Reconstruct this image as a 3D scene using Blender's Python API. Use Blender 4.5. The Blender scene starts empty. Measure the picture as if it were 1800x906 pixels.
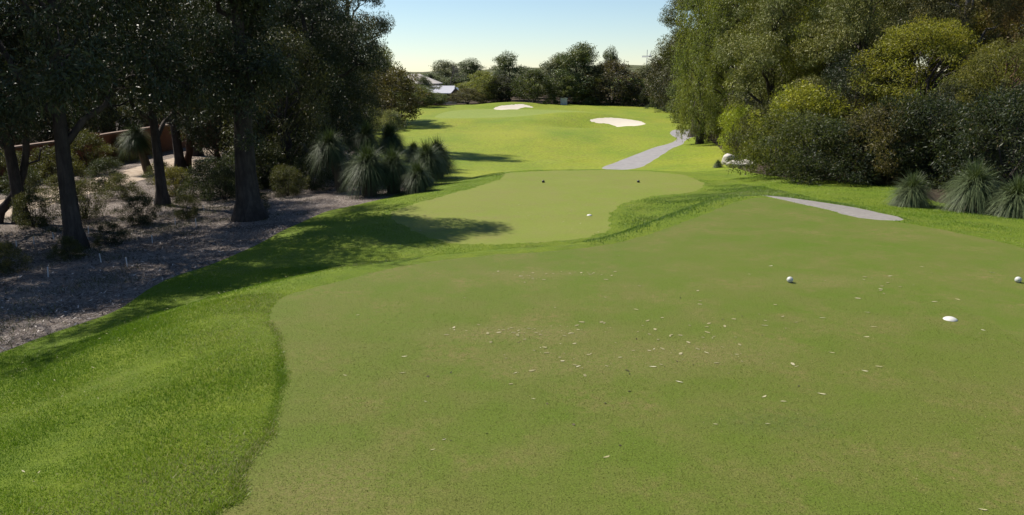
import bpy, math, random
import numpy as np
from mathutils import Vector
from mathutils.geometry import delaunay_2d_cdt

# ------------------------------------------------------------------ camera, sky, sun, exposure
SC = bpy.context.scene
COL = SC.collection
R = math.radians
CAM_H, PITCH, FPX = 3.3, R(13.9), 1285.0
cam = bpy.data.cameras.new('camera'); cam_o = bpy.data.objects.new('camera', cam); COL.objects.link(cam_o)
cam.sensor_width = 36.0; cam.lens = 36.0 * FPX / 1800.0
cam.clip_start = 0.1; cam.clip_end = 3000
cam_o.location = (0, 0, CAM_H); cam_o.rotation_euler = (R(90) - PITCH, 0, 0)
SC.camera = cam_o

SUN_EL, SUN_AZ = R(49), R(56)            # azimuth: degrees from +Y towards -X
sdir = Vector((-math.sin(SUN_AZ) * math.cos(SUN_EL), math.cos(SUN_AZ) * math.cos(SUN_EL), math.sin(SUN_EL)))
w = bpy.data.worlds.new('World'); SC.world = w; w.use_nodes = True
nt = w.node_tree; bg = nt.nodes['Background']
sky = nt.nodes.new('ShaderNodeTexSky'); sky.sky_type = 'NISHITA'; sky.sun_disc = False
sky.sun_elevation = SUN_EL; sky.sun_rotation = -SUN_AZ
sky.air_density = 1.0; sky.dust_density = 0.0; sky.ozone_density = 3.6
nt.links.new(sky.outputs[0], bg.inputs[0]); bg.inputs[1].default_value = 0.075
sun = bpy.data.lights.new('sun', 'SUN'); sun.energy = 5.0; sun.angle = R(0.53); sun.color = (1.0, 0.94, 0.84)
sun_o = bpy.data.objects.new('sun', sun); COL.objects.link(sun_o)
sun_o.rotation_euler = sdir.to_track_quat('Z', 'Y').to_euler()
vs = SC.view_settings
SC.display_settings.display_device = 'sRGB'
vs.view_transform = 'Standard'; vs.look = 'None'; vs.exposure = 0.7; vs.gamma = 1.0; vs.use_curve_mapping = False
SC.render.engine = 'CYCLES'
SC.cycles.max_bounces = 6; SC.cycles.diffuse_bounces = 3; SC.cycles.transmission_bounces = 3
SC.cycles.glossy_bounces = 2; SC.cycles.transparent_max_bounces = 4
SC.cycles.use_denoising = True
SC.cycles.caustics_reflective = False; SC.cycles.caustics_refractive = False

# ------------------------------------------------------------------ helpers
rng = np.random.default_rng(7)
random.seed(7)

def tag(o, label=None, cat=None, group=None, kind=None):
    if label: o['label'] = label
    if cat: o['category'] = cat
    if group: o['group'] = group
    if kind: o['kind'] = kind
    return o

def link(name, data, parent=None, loc=None, rz=0.0, sc=None):
    o = bpy.data.objects.new(name, data); COL.objects.link(o)
    if parent: o.parent = parent
    if loc is not None: o.location = loc
    if rz: o.rotation_euler = (0, 0, rz)
    if sc is not None: o.scale = sc
    return o

def np_mesh(name, verts, faces, mat, attrs=None, smooth=False, normals=None):
    """faces: (n,3) or (n,4) int array or list of such arrays"""
    if not isinstance(faces, list): faces = [faces]
    faces = [f for f in faces if len(f)]
    me = bpy.data.meshes.new(name)
    verts = np.asarray(verts, np.float32)
    me.vertices.add(len(verts)); me.vertices.foreach_set('co', verts.ravel())
    loops = np.concatenate([np.asarray(f, np.int32).ravel() for f in faces])
    tot = np.concatenate([np.full(len(f), np.asarray(f).shape[1], np.int32) for f in faces])
    start = np.concatenate([[0], np.cumsum(tot)[:-1]]).astype(np.int32)
    me.loops.add(len(loops)); me.loops.foreach_set('vertex_index', loops)
    me.polygons.add(len(tot)); me.polygons.foreach_set('loop_start', start); me.polygons.foreach_set('loop_total', tot)
    if smooth: me.polygons.foreach_set('use_smooth', np.ones(len(tot), bool))
    me.update(calc_edges=True)
    if attrs:
        for k, v in attrs.items():
            a = me.attributes.new(k, 'FLOAT', 'FACE'); a.data.foreach_set('value', np.asarray(v, np.float32))
    if isinstance(mat, (list, tuple)):
        for m in mat: me.materials.append(m)
    else: me.materials.append(mat)
    if normals is not None:
        me.normals_split_custom_set_from_vertices(np.asarray(normals, np.float32).tolist())
    return me

class Nodes:
    def __init__(s, name):
        s.m = bpy.data.materials.new(name); s.m.use_nodes = True
        s.t = s.m.node_tree; s.t.nodes.clear()
        s.out = s.n('ShaderNodeOutputMaterial')
    def n(s, typ, **kw):
        nd = s.t.nodes.new(typ)
        for k, v in kw.items(): setattr(nd, k, v)
        return nd
    def l(s, a, b): s.t.links.new(a, b)
    def setin(s, nd, i, v):
        if hasattr(v, 'links') or isinstance(v, bpy.types.NodeSocket): s.l(v, nd.inputs[i])
        else: nd.inputs[i].default_value = v
    def pos(s):
        return s.n('ShaderNodeNewGeometry').outputs['Position']
    def obj(s):
        return s.n('ShaderNodeTexCoord').outputs['Object']
    def noise(s, vec, scale, detail=3, rough=0.6, sx=None):
        if sx is not None:
            mp = s.n('ShaderNodeMapping'); s.l(vec, mp.inputs[0]); mp.inputs['Scale'].default_value = sx; vec = mp.outputs[0]
        nd = s.n('ShaderNodeTexNoise'); s.l(vec, nd.inputs['Vector'])
        nd.inputs['Scale'].default_value = scale; nd.inputs['Detail'].default_value = detail; nd.inputs['Roughness'].default_value = rough
        return nd.outputs['Fac']
    def ramp(s, fac, stops, interp='LINEAR'):
        nd = s.n('ShaderNodeValToRGB'); s.setin(nd, 0, fac); cr = nd.color_ramp; cr.interpolation = interp
        while len(cr.elements) < len(stops): cr.elements.new(0.5)
        for e, (p, c) in zip(cr.elements, stops):
            e.position = p; e.color = (*c, 1) if not isinstance(c, float) else (c, c, c, 1)
        return nd.outputs[0]
    def mix(s, f, a, b, blend='MIX'):
        nd = s.n('ShaderNodeMix', data_type='RGBA', blend_type=blend)
        s.setin(nd, 0, f)
        for i, v in ((6, a), (7, b)):
            if isinstance(v, tuple): nd.inputs[i].default_value = (*v, 1)
            else: s.l(v, nd.inputs[i])
        return nd.outputs[2]
    def math(s, op, a, b=0.0):
        nd = s.n('ShaderNodeMath', operation=op); s.setin(nd, 0, a); s.setin(nd, 1, b); return nd.outputs[0]
    def bump(s, h, strength=0.5, dist=0.02):
        nd = s.n('ShaderNodeBump'); s.l(h, nd.inputs['Height']); nd.inputs['Strength'].default_value = strength
        nd.inputs['Distance'].default_value = dist; return nd.outputs[0]
    def pbr(s, col, rough=0.9, spec=0.2, normal=None, metal=0.0):
        b = s.n('ShaderNodeBsdfPrincipled')
        if isinstance(col, tuple): b.inputs['Base Color'].default_value = (*col, 1)
        else: s.l(col, b.inputs['Base Color'])
        s.setin(b, 'Roughness', rough); b.inputs['Specular IOR Level'].default_value = spec; b.inputs['Metallic'].default_value = metal
        if normal is not None: s.l(normal, b.inputs['Normal'])
        s.l(b.outputs[0], s.out.inputs[0]); return s.m
    def attr(s, name):
        return s.n('ShaderNodeAttribute', attribute_name=name).outputs['Fac']

# ------------------------------------------------------------------ ground materials
def turf(name, a, b, c, big=0.35, mid=2.2, fine=55.0, dry=(.17, .135, .055), dryamt=0.35, bump=0.6, bd=0.012, wear=(), st=None):
    k = Nodes(name); p = k.pos()
    n1 = k.noise(p, big, 4, 0.6, st); n2 = k.noise(p, mid, 4, 0.65, st); n3 = k.noise(p, fine, 3, 0.75); n4 = k.noise(p, fine * 3.1, 2, 0.7)
    c1 = k.mix(k.ramp(n1, [(.32, 0.0), (.68, 1.0)]), a, b)
    c2 = k.mix(k.ramp(n2, [(.40, 0.0), (.72, .75)]), c1, c)
    dm = k.math('MULTIPLY', k.ramp(k.noise(p, 0.8, 5, 0.7), [(.48, 0.0), (.68, 1.0)]), k.ramp(k.noise(p, 9.0, 4, 0.75), [(.38, 0.0), (.62, dryamt)]))
    c3 = k.mix(dm, c2, dry)
    for wx, wy, sx, sy, amt, wc in wear:
        mp = k.n('ShaderNodeMapping', vector_type='TEXTURE'); k.l(p, mp.inputs[0]); mp.inputs['Location'].default_value = (wx, wy, 0); mp.inputs['Scale'].default_value = (sx, sy, 50)
        ln = k.n('ShaderNodeVectorMath', operation='LENGTH'); k.l(mp.outputs[0], ln.inputs[0])
        rough_edge = k.math('ADD', ln.outputs['Value'], k.math('MULTIPLY', k.noise(p, 3.5, 5, .75), 1.1))
        msk = k.math('MULTIPLY', k.ramp(k.math('MULTIPLY', rough_edge, .5), [(.42, 1.0), (.78, 0.0)]), k.ramp(k.noise(p, 17, 4, .8), [(.36, 0.0), (.6, amt)]))
        c3 = k.mix(msk, c3, wc)
    v = k.ramp(k.math('ADD', k.math('MULTIPLY', n3, .6), k.math('MULTIPLY', n4, .4)), [(.28, .35), (.5, 1.0), (.74, 1.7)])
    c4 = k.mix(1.0, c3, v, 'MULTIPLY')
    h = k.math('ADD', n3, k.math('MULTIPLY', n4, .6))
    return k.pbr(c4, 0.85, 0.15, k.bump(h, bump, bd))
M = {}
WB, WG = (.165, .138, .052), (.085, .125, .012)
M['tee'] = turf('tee_turf', (.100, .124, .018), (.082, .123, .011), (.118, .120, .029), big=.22, mid=1.3, dry=(.17, .135, .05), dryamt=.75, bump=.8, bd=.01,
    wear=[(.1, 9.15, 1.9, .45, .85, WB), (.9, 8.2, 2.0, .8, .6, WB), (2.5, 8.5, 1.3, .7, .6, WB), (-1.5, 5.4, .9, .8, .7, WB), (.2, 12.2, 1.6, .35, .5, WB), (5.2, 11.7, 1.6, .5, .5, WB), (-1.4, 9.8, 1.2, 1.0, .7, WG), (3.4, 13.5, 2.0, 1.0, .6, WG), (2.6, 6.6, .9, .35, .6, (.07, .095, .02))])
M['tee2'] = turf('front_tee_turf', (.150, .172, .030), (.134, .174, .020), (.162, .166, .040), big=.2, mid=1.0, dryamt=.55, bump=.4, bd=.008)
M['rough'] = turf('rough_turf', (.118, .178, .010), (.165, .21, .016), (.085, .14, .010), dryamt=.35, bump=.9, bd=.03)
M['fairway'] = turf('fairway_turf', (.155, .200, .013), (.203, .212, .018), (.088, .152, .008), big=.05, mid=.16, fine=5., dryamt=.5, bump=.4, st=(1, .45, 1))
M['green'] = turf('green_turf', (.175, .215, .040), (.19, .225, .048), (.155, .20, .034), big=.1, mid=.5, fine=20., dryamt=.1, bump=.2)

k = Nodes('bunker_sand'); p = k.pos()
M['sand'] = k.pbr(k.mix(k.noise(p, 1.5, 4), (.44, .39, .31), (.54, .49, .41)), .95, .1, k.bump(k.noise(p, 9, 4), .5, .05))
k = Nodes('cart_path_concrete'); p = k.pos()
M['path'] = k.pbr(k.mix(k.ramp(k.noise(p, 2.0, 5, .7), [(.35, 0.0), (.7, 1.0)]), (.205, .196, .198), (.27, .256, .255)), .9, .15, k.bump(k.noise(p, 60, 3), .4, .01))
k = Nodes('footpath_gravel'); p = k.pos()
M['footpath'] = k.pbr(k.mix(k.ramp(k.noise(p, 7.0, 5, .7), [(.35, 0.0), (.7, 1.0)]), (.185, .17, .155), (.26, .24, .22)), .95, .1, k.bump(k.noise(p, 80, 3), .5, .01))
k = Nodes('sandy_track'); p = k.pos()
M['track'] = k.pbr(k.mix(k.ramp(k.noise(p, 1.8, 6, .7), [(.4, 0.0), (.62, 1.0)]), (.40, .33, .26), (.27, .21, .16)), .95, .1, k.bump(k.noise(p, 12, 5), .6, .04))
def litter(name, a, b, c):
    k = Nodes(name); p = k.pos()
    n1 = k.noise(p, 0.5, 5, .7); n2 = k.noise(p, 14, 4, .8); n3 = k.noise(p, 45, 3, .8, (1, 3, 1))
    c1 = k.mix(k.ramp(n1, [(.38, 0.0), (.62, 1.0)]), a, b)
    c2 = k.mix(k.ramp(n2, [(.50, 0.0), (.62, 1.0)]), c1, c)
    c3 = k.mix(1.0, c2, k.ramp(n3, [(.3, .35), (.5, .95), (.7, 1.6)]), 'MULTIPLY')
    return k.pbr(c3, .95, .1, k.bump(k.math('ADD', n2, n3), .9, .05))
M['mulch'] = litter('bark_mulch', (.245, .205, .18), (.11, .085, .07), (.42, .365, .325))
M['litter'] = litter('forest_litter', (.075, .055, .04), (.045, .035, .026), (.13, .10, .07))

# ------------------------------------------------------------------ terrain shape
CTRL = np.array([
 (-8,11,-.95),(-8,15,-1.15),(-8,20,-1.4),(-7.6,27,-1.5),(-14,18,-1.6),(-20,29,-1.8),(-20,47,-2.0),(-30,30,-2.0),(-30,60,-2.2),
 (-4,45,-2.3),(-6,60,-2.6),(-15,98,-2.5),(-10,31,-1.6),(-13,5,-1.0),(-8,4,-.75),(-12,-8,-.9),(0,-10,-.4),(20,-10,-.4),(-40,0,-1.8),(45,0,-.3),
 (0,2,-.4),(-4,6,-.55),(-5,10,-.75),(-4,14,-1.0),(2,17,-1.05),(-3,18,-1.15),(-3,25,-1.1),(3,24,-1.0),(6,23,-.7),(3,35,-1.35),(-3,34,-1.5),
 (9,20,-.25),(10,17,-.15),(13,14,-.1),(16,20,-.3),(13.5,26,-.5),(10.6,31,-.9),(11.4,39,-1.35),(16,62,-2.0),(29,126,-2.2),(20,30,-.4),(30,50,-.9),(42,80,-1.4),
 (5,44,-2.35),(0,45,-2.35),(0,60,-2.75),(10,60,-2.5),(14,76,-2.6),(0,80,-2.65),(9,88,-2.5),(0,108,-2.05),(0,124,-1.75),(10,118,-1.95),(20,110,-2.25),
 (-28,110,-2.2),(0,150,-1.5),(-45,150,-1.6),(55,150,-1.6),(0,220,-.5),(-120,150,-1.5),(120,150,-1.5),(0,420,1.5),(-250,300,1),(250,300,1),(-420,60,0),(420,60,0),(0,720,3),(-600,500,3),(600,500,3),(-150,-40,-1.5),(150,-40,-1)], float)
def _k(r): return np.where(r > 0, r * r * np.log(np.maximum(r, 1e-9)), 0.0)
_S = 30.0
def _w(xy):   # compress far distances so near control points keep their influence
    r = np.hypot(xy[:, 0], xy[:, 1] ) + 1e-9
    f = _S * np.log1p(r / _S) / r
    return xy * f[:, None]
_C = _w(CTRL[:, :2]); _n = len(_C)
_A = np.zeros((_n + 3, _n + 3)); _D = np.hypot(_C[:, None, 0] - _C[None, :, 0], _C[:, None, 1] - _C[None, :, 1])
_A[:_n, :_n] = _k(_D) + np.eye(_n) * 3.0; _A[:_n, _n] = 1; _A[:_n, _n + 1:] = _C; _A[_n, :_n] = 1; _A[_n + 1:, :_n] = _C.T
_W = np.linalg.solve(_A, np.concatenate([CTRL[:, 2], np.zeros(3)]))
def base_z(x, y):
    xy = _w(np.stack([x, y], 1))
    d = np.hypot(xy[:, None, 0] - _C[None, :, 0], xy[:, None, 1] - _C[None, :, 1])
    return _k(d) @ _W[:_n] + _W[_n] + xy @ _W[_n + 1:]

def P(px, py, z):       # photograph pixel -> plan position of a point at height z
    a = PITCH + math.atan((py - 453) / FPX)
    y = (CAM_H - z) / math.tan(a)
    dep = y * math.cos(PITCH) + (CAM_H - z) * math.sin(PITCH)
    return ((px - 900) / FPX * dep, y)
def smooth_loop(pts, n=8):
    pts = np.asarray(pts, float); m = len(pts); out = []
    for i in range(m):
        p0, p1, p2, p3 = pts[i - 1], pts[i], pts[(i + 1) % m], pts[(i + 2) % m]
        for t in np.linspace(0, 1, n, endpoint=False):
            out.append(.5 * ((2 * p1) + (-p0 + p2) * t + (2 * p0 - 5 * p1 + 4 * p2 - p3) * t * t + (-p0 + 3 * p1 - 3 * p2 + p3) * t ** 3))
    return np.array(out)
def ragged(poly, amp, seed):
    g = np.random.default_rng(seed); n = len(poly); s = np.zeros(n); i = np.arange(n)
    for q in (23, 41, 77, 131): s += np.sin(2 * np.pi * (i * q / n + g.random())) * amp * .5
    t = np.roll(poly, -1, 0) - np.roll(poly, 1, 0); nr = np.column_stack([t[:, 1], -t[:, 0]]) / (np.linalg.norm(t, axis=1)[:, None] + 1e-9)
    return poly + nr * (s + g.normal(size=n) * amp * .4)[:, None]
TEE1 = smooth_loop([P(372,906,0), P(422,830,0), P(470,760,0), P(492,690,0), P(494,640,0), P(486,590,0), P(474,552,0), P(505,520,0), P(600,494,0),
    P(720,466,0), P(860,449,0), P(980,441,0), P(1080,428,0), P(1150,409,0), P(1215,386,0), P(1290,357,0), P(1345,348,0), P(1420,362,0), P(1500,381,0), P(1580,391,0), P(1700,413,0), P(1790,434,0),
    (10.2,12.6), (8.6,10.9), (7.0,9.3), (6.3,7), (6.0,4), (5.0,-3), (0,-4), (-4,-3), (-4.4,1.5), (-3.7,3.6)], 26)
TEE1 = ragged(TEE1, .018, 5)
TEE2 = smooth_loop([P(*q, -1.05) for q in [(895,302),(960,299),(1060,297),(1150,300),(1210,309),(1237,324),(1215,337),(1150,345),(1092,360),(1070,384),(1072,404),
    (1035,419),(950,429),(870,433),(790,428),(730,408),(690,384),(700,368),(760,350),(830,330),(880,313)]], 14)
TEE2 = ragged(TEE2, .06, 6)
def inside(poly, x, y):
    c = np.zeros(len(x), bool); n = len(poly)
    for i in range(n):
        x1, y1 = poly[i]; x2, y2 = poly[(i + 1) % n]
        if y1 == y2: continue
        c ^= ((y1 > y) != (y2 > y)) & (x < (x2 - x1) * (y - y1) / (y2 - y1) + x1)
    return c
def dist(poly, x, y):
    d = np.full(len(x), 1e9); n = len(poly)
    for i in range(n):
        a = poly[i]; b = poly[(i + 1) % n]; e = b - a; L = (e * e).sum() + 1e-12
        t = np.clip(((x - a[0]) * e[0] + (y - a[1]) * e[1]) / L, 0, 1)
        d = np.minimum(d, np.hypot(x - a[0] - t * e[0], y - a[1] - t * e[1]))
    return np.where(inside(poly, x, y), 0.0, d)
def sst(a, b, v):
    t = np.clip((v - a) / (b - a), 0, 1); return t * t * (3 - 2 * t)
def gauss(x, y, cx, cy, sx, sy): return np.exp(-((x - cx) / sx) ** 2 - ((y - cy) / sy) ** 2)
def zt(x, y):
    x = np.atleast_1d(np.asarray(x, float)); y = np.atleast_1d(np.asarray(y, float))
    z = base_z(x, y)
    near = np.hypot(x, y - 15) < 40
    if near.any():
        xn, yn = x[near], y[near]; zn = z[near]
        w2 = sst(0.1, 3.0, dist(TEE2[::5], xn, yn)); t2 = -1.05 - 0.006 * (yn - 25)
        zn = t2 * (1 - w2) + zn * w2
        left = sst(-1, -4, xn)
        w1 = sst(0.25, 2.9 + 1.3 * left, dist(TEE1[::9], xn, yn)); zn = 0 * (1 - w1) + zn * w1
        zn = zn + .02 * np.sin(xn * 1.3 + 2 * np.sin(yn * .7)) * np.sin(yn * 1.1 + xn * .4) * w1
        z[near] = zn
    z = z - .75 * gauss(x, y, 9.4, 90.0, 4.6, 3.6) + .95 * gauss(x, y, 8.6, 99.5, 6.5, 3.8)      # right bunker and the mound behind it
    z = z - .35 * gauss(x, y, 0.2, 127.5, 4, 2.4) + .75 * gauss(x, y, .6, 133, 6.5, 3.2)
    z = z + .30 * gauss(x, y, 4, 72, 6, 8) - .25 * gauss(x, y, -4, 84, 5, 6) + .45 * gauss(x, y, 17, 84, 5, 7) + .4 * gauss(x, y, -8, 96, 4, 4) + .35 * gauss(x, y, 3, 93, 4, 3) + .22 * np.sin(x * .11 + 1) * np.sin(y * .09) * sst(35, 60, y)
    return z
def Z(x, y): return float(zt(x, y)[0])
def G(px, py):         # where the view ray through a pixel meets the ground
    a = PITCH + math.atan((py - 453) / FPX)
    y = np.concatenate([np.linspace(3, 60, 900), np.linspace(60.1, 200, 700)])
    zr = CAM_H - y * math.tan(a)
    x = (px - 900) / FPX * (y * math.cos(PITCH) + (CAM_H - zr) * math.sin(PITCH))
    g = zt(x, y); i = int(np.argmax(g >= zr))
    if not (g >= zr).any(): i = -1
    return (float(x[i]), float(y[i]), float(g[i]))
def X(px, y, z=-1.5): return (px - 900) / FPX * (y * math.cos(PITCH) + (CAM_H - z) * math.sin(PITCH))
def ZR(row, y): return CAM_H - y * math.tan(PITCH + math.atan((row - 453) / FPX))

# ------------------------------------------------------------------ ground sheets: one triangulation, cut along every border
def loopG(pts, n=6): return smooth_loop([G(*q)[:2] for q in pts], n)
CART = loopG([(1058,297),(1115,297),(1150,281),(1180,262),(1200,254),(1207,246),(1226,239),(1250,233),(1250,229),(1216,228),(1185,229),(1178,236),(1190,244),(1178,252),(1150,260),(1120,271),(1085,285)], 5)
FOOT = smooth_loop([P(1340,344,-.02), P(1400,351,-.05), P(1480,360,-.08), P(1535,369,-.06), P(1588,387,-.02), P(1545,387,0), P(1495,380,0), P(1455,369,0), P(1400,357,0)], 6)
GREEN = smooth_loop([(-11,108),(-9.5,118),(-4,123.5),(4,124),(11,120),(13.5,112),(10,105.5),(3,102),(-5,101.5),(-10,103.5)], 6)
BUNK2 = loopG([(1037,212),(1050,209),(1080,208),(1110,211),(1130,215),(1133,219),(1110,222),(1075,220),(1050,217)], 6)
BUNK1 = loopG([(868,191),(880,187),(900,184.5),(918,184),(932,187),(936,189.5),(915,191),(890,193),(872,193)], 6)
MULCH = smooth_loop([(-9.2,-4),(-8.8,6),(-8.1,11),(-7.6,13.2),(-7.9,16),(-7.4,19),(-7.2,22.5),(-6.6,26),(-5.2,28),(-4.4,31),(-4.0,35),(-4.6,39),(-7,44),(-10,50),(-12,58),(-14,66),(-16,80),(-20,95),(-24,108),(-40,112),(-60,80),(-60,20),(-45,-8)], 6)
TRACK = smooth_loop([(-18.6,16),(-18.8,24),(-18.9,33),(-19,42),(-19.3,50),(-20,60),(-22.5,60),(-22.4,50),(-22.2,42),(-22,33),(-21.8,24),(-21.4,16)], 5)
FOREST = smooth_loop([(13.2,19.5),(13.0,23),(13.6,26),(12.2,29),(11.2,33),(12.0,40),(14.5,50),(16.5,60),(19,75),(23,95),(28,118),(33,135),(60,140),(90,90),(80,30),(45,10),(22,10)], 6)
TREEBELT = smooth_loop([(-24,112),(-18,128),(-8,136),(3,138),(14,139),(26,134),(36,135),(70,150),(60,240),(-70,240),(-60,130)], 5)
FAIR = smooth_loop([(-3.5,37),(3,36.5),(8.5,36.6),(12.5,38),(14.5,50),(18,62),(21,80),(26,98),(32,120),(38,140),(10,145),(-6,145),(-24,135),(-30,112),(-24,92),(-18,78),(-14,62),(-10,50),(-5,43)], 6)
CART, FOOT, BUNK1, BUNK2 = ragged(CART, .03, 7), ragged(FOOT, .02, 8), ragged(BUNK1, .08, 9), ragged(BUNK2, .08, 10)
ZONES = [('bunker_right', BUNK2, 'sand'), ('bunker_left', BUNK1, 'sand'), ('putting_green', GREEN, 'green'), ('cart_path', CART, 'path'), ('footpath', FOOT, 'footpath'),
    ('tee_near', TEE1, 'tee'), ('tee_far', TEE2, 'tee2'), ('sandy_track', TRACK, 'track'), ('mulch_bed', MULCH, 'mulch'), ('forest_floor', FOREST, 'litter'),
    ('tree_belt_floor', TREEBELT, 'litter'), ('fairway', FAIR, 'fairway')]
pts, edges = [], []
for nm, poly, _ in ZONES:
    b = len(pts); n = len(poly); pts += [tuple(q) for q in poly]; edges += [(b + i, b + (i + 1) % n) for i in range(n)]
r = 2.6
ri = 0
while r < 720:
    st = 1.0 if r < 200 else 3.0
    for a in np.arange(-88 + (.5 * st if ri % 2 else 0), 88.1, st):
        pts.append((r * math.sin(R(a)), r * math.cos(R(a)) - 3.0))
    r *= 1.03 if r < 60 else (1.022 if r < 150 else 1.06); ri += 1
res = delaunay_2d_cdt([Vector(q) for q in pts], edges, [], 0, 1e-5)
V2 = np.array([(v.x, v.y) for v in res[0]]); TRI = np.array([f for f in res[2] if len(f) == 3], int)
VZ = zt(V2[:, 0], V2[:, 1]); V3 = np.column_stack([V2, VZ])
e = .05
gx = (zt(V2[:, 0] + e, V2[:, 1]) - zt(V2[:, 0] - e, V2[:, 1])) / (2 * e); gy = (zt(V2[:, 0], V2[:, 1] + e) - zt(V2[:, 0], V2[:, 1] - e)) / (2 * e)
VN = np.column_stack([-gx, -gy, np.ones(len(gx))]); VN /= np.linalg.norm(VN, axis=1)[:, None]
cen = V2[TRI].mean(1); left = np.ones(len(TRI), bool)
ar = (V2[TRI[:, 1], 0] - V2[TRI[:, 0], 0]) * (V2[TRI[:, 2], 1] - V2[TRI[:, 0], 1]) - (V2[TRI[:, 1], 1] - V2[TRI[:, 0], 1]) * (V2[TRI[:, 2], 0] - V2[TRI[:, 0], 0])
TRI[ar < 0] = TRI[ar < 0][:, ::-1]
def sheet(name, sel, mat):
    t = TRI[sel]; u, inv = np.unique(t, return_inverse=True)
    me = np_mesh(name, V3[u], inv.reshape(-1, 3), M[mat], smooth=True, normals=VN[u])
    return tag(link(name, me), kind='structure')
LAB = {'bunker_right': 'pale sand bunker right of the putting green', 'bunker_left': 'pale sand bunker behind the putting green', 'putting_green': 'smooth pale putting green at the end of the fairway',
    'cart_path': 'grey concrete cart path winding up to the weeping tree', 'footpath': 'short gravel footpath at the back edge of the near tee', 'tee_near': 'wide closely mown near tee in the foreground',
    'tee_far': 'smaller mown tee below the near tee', 'sandy_track': 'sunlit sandy track through the shaded trees', 'mulch_bed': 'shaded bed of bark mulch and leaf litter under the gum trees',
    'forest_floor': 'dark leaf litter under the trees beside the path', 'tree_belt_floor': 'shaded earth under the far belt of trees', 'fairway': 'bright green fairway running to the green'}
for nm, poly, mat in ZONES:
    s = inside(poly, cen[:, 0], cen[:, 1]) & left; left &= ~s
    o = sheet(nm, s, mat); o['label'] = LAB[nm]
o = sheet('ground', left, 'rough'); o['label'] = 'rough grass ground around the tees and fairway'
# ------------------------------------------------------------------ plant materials
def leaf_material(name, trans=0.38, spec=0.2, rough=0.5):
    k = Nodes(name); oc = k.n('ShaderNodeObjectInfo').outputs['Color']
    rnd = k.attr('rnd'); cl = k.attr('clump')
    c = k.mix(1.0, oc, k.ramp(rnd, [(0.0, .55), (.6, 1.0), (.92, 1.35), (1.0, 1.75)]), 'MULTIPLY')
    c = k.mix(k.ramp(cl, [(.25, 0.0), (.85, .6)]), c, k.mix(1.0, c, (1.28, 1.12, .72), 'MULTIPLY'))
    c = k.mix(k.ramp(rnd, [(.93, 0.0), (.97, .6)], 'CONSTANT'), c, (.13, .085, .045))
    d = k.n('ShaderNodeBsdfPrincipled'); k.l(c, d.inputs['Base Color']); d.inputs['Roughness'].default_value = rough; d.inputs['Specular IOR Level'].default_value = spec
    t = k.n('ShaderNodeBsdfTranslucent'); k.l(k.mix(1.0, c, (1.25, 1.3, .55), 'MULTIPLY'), t.inputs[0])
    mx = k.n('ShaderNodeMixShader'); mx.inputs[0].default_value = trans; k.l(d.outputs[0], mx.inputs[1]); k.l(t.outputs[0], mx.inputs[2])
    k.l(mx.outputs[0], k.out.inputs[0]); return k.m
M['leaf'] = leaf_material('leaves', .36)
M['gumleaf'] = leaf_material('gum_leaves', .14)
M['spike'] = leaf_material('grass_tree_leaves', .15, .18, .55)
def bark(name, a, b, sc=6.0):
    k = Nodes(name); p = k.obj()
    n = k.noise(p, sc, 5, .7, (1, 1, .18)); n2 = k.noise(p, 1.2, 3)
    return k.pbr(k.mix(k.ramp(n2, [(.35, 0.0), (.65, .7)]), k.mix(k.ramp(n, [(.35, 0.0), (.65, 1.0)]), a, b), tuple(.6 * q for q in a)), .9, .15, k.bump(n, 1.0, .06))
M['bark'] = bark('rough_bark', (.035, .029, .027), (.085, .07, .062))
M['greybark'] = bark('smooth_grey_bark', (.085, .078, .075), (.17, .155, .145), 3.0)
M['redbark'] = bark('red_brown_bark', (.10, .055, .038), (.17, .10, .07))
M['skirt'] = bark('dry_skirt', (.075, .06, .045), (.15, .12, .085), 14)

# ------------------------------------------------------------------ plant geometry
def unit(v): return v / (np.linalg.norm(v, axis=-1, keepdims=True) + 1e-9)
class Wood:
    def __init__(s): s.v, s.f, s.n = [], [], 0
    def tube(s, pts, rad, sides=7):
        pts = np.asarray(pts, float); rad = np.asarray(rad, float); m = len(pts)
        tan = unit(np.gradient(pts, axis=0)); ref = np.array([1., 0, 0]) if abs(tan[0][0]) < .8 else np.array([0, 1., 0])
        u = unit(np.cross(tan, ref)); v = np.cross(tan, u)
        a = np.linspace(0, 2 * np.pi, sides, endpoint=False)
        ring = pts[:, None] + rad[:, None, None] * (np.cos(a)[None, :, None] * u[:, None] + np.sin(a)[None, :, None] * v[:, None])
        s.v.append(ring.reshape(-1, 3))
        i = np.arange(m - 1)[:, None] * sides; j = np.arange(sides)[None]; j2 = (j + 1) % sides
        s.f.append((np.stack([i + j, i + j2, i + sides + j2, i + sides + j], -1).reshape(-1, 4)) + s.n)
        s.n += m * sides
    def mesh(s, name, mat): return np_mesh(name, np.concatenate(s.v), np.concatenate(s.f), M[mat], smooth=True)
def curve(a, b, g, n=6, sag=0.0, wob=.08):
    a, b = np.asarray(a, float), np.asarray(b, float); t = np.linspace(0, 1, n)[:, None]; L = np.linalg.norm(b - a)
    p = a + (b - a) * t; p[:, 2] += sag * L * (4 * t * (1 - t))[:, 0]
    w_ = g.normal(size=(n, 3)) * wob * L * np.sin(np.pi * t); return p + w_
def leaf_quads(c, d, ln, wd, g):
    """lance-shaped leaves: c base, d unit direction, ln length, wd width"""
    n = len(c); side = unit(np.cross(d, g.normal(size=(n, 3)))); nor = np.cross(side, d)
    m = c + d * (ln * .45)[:, None]; tip = c + d * ln[:, None] - nor * (ln * .12)[:, None]
    v = np.stack([c, m + side * (wd * .5)[:, None], tip, m - side * (wd * .5)[:, None]], 1).reshape(-1, 3)
    return v, np.arange(4 * n).reshape(-1, 4)
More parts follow.
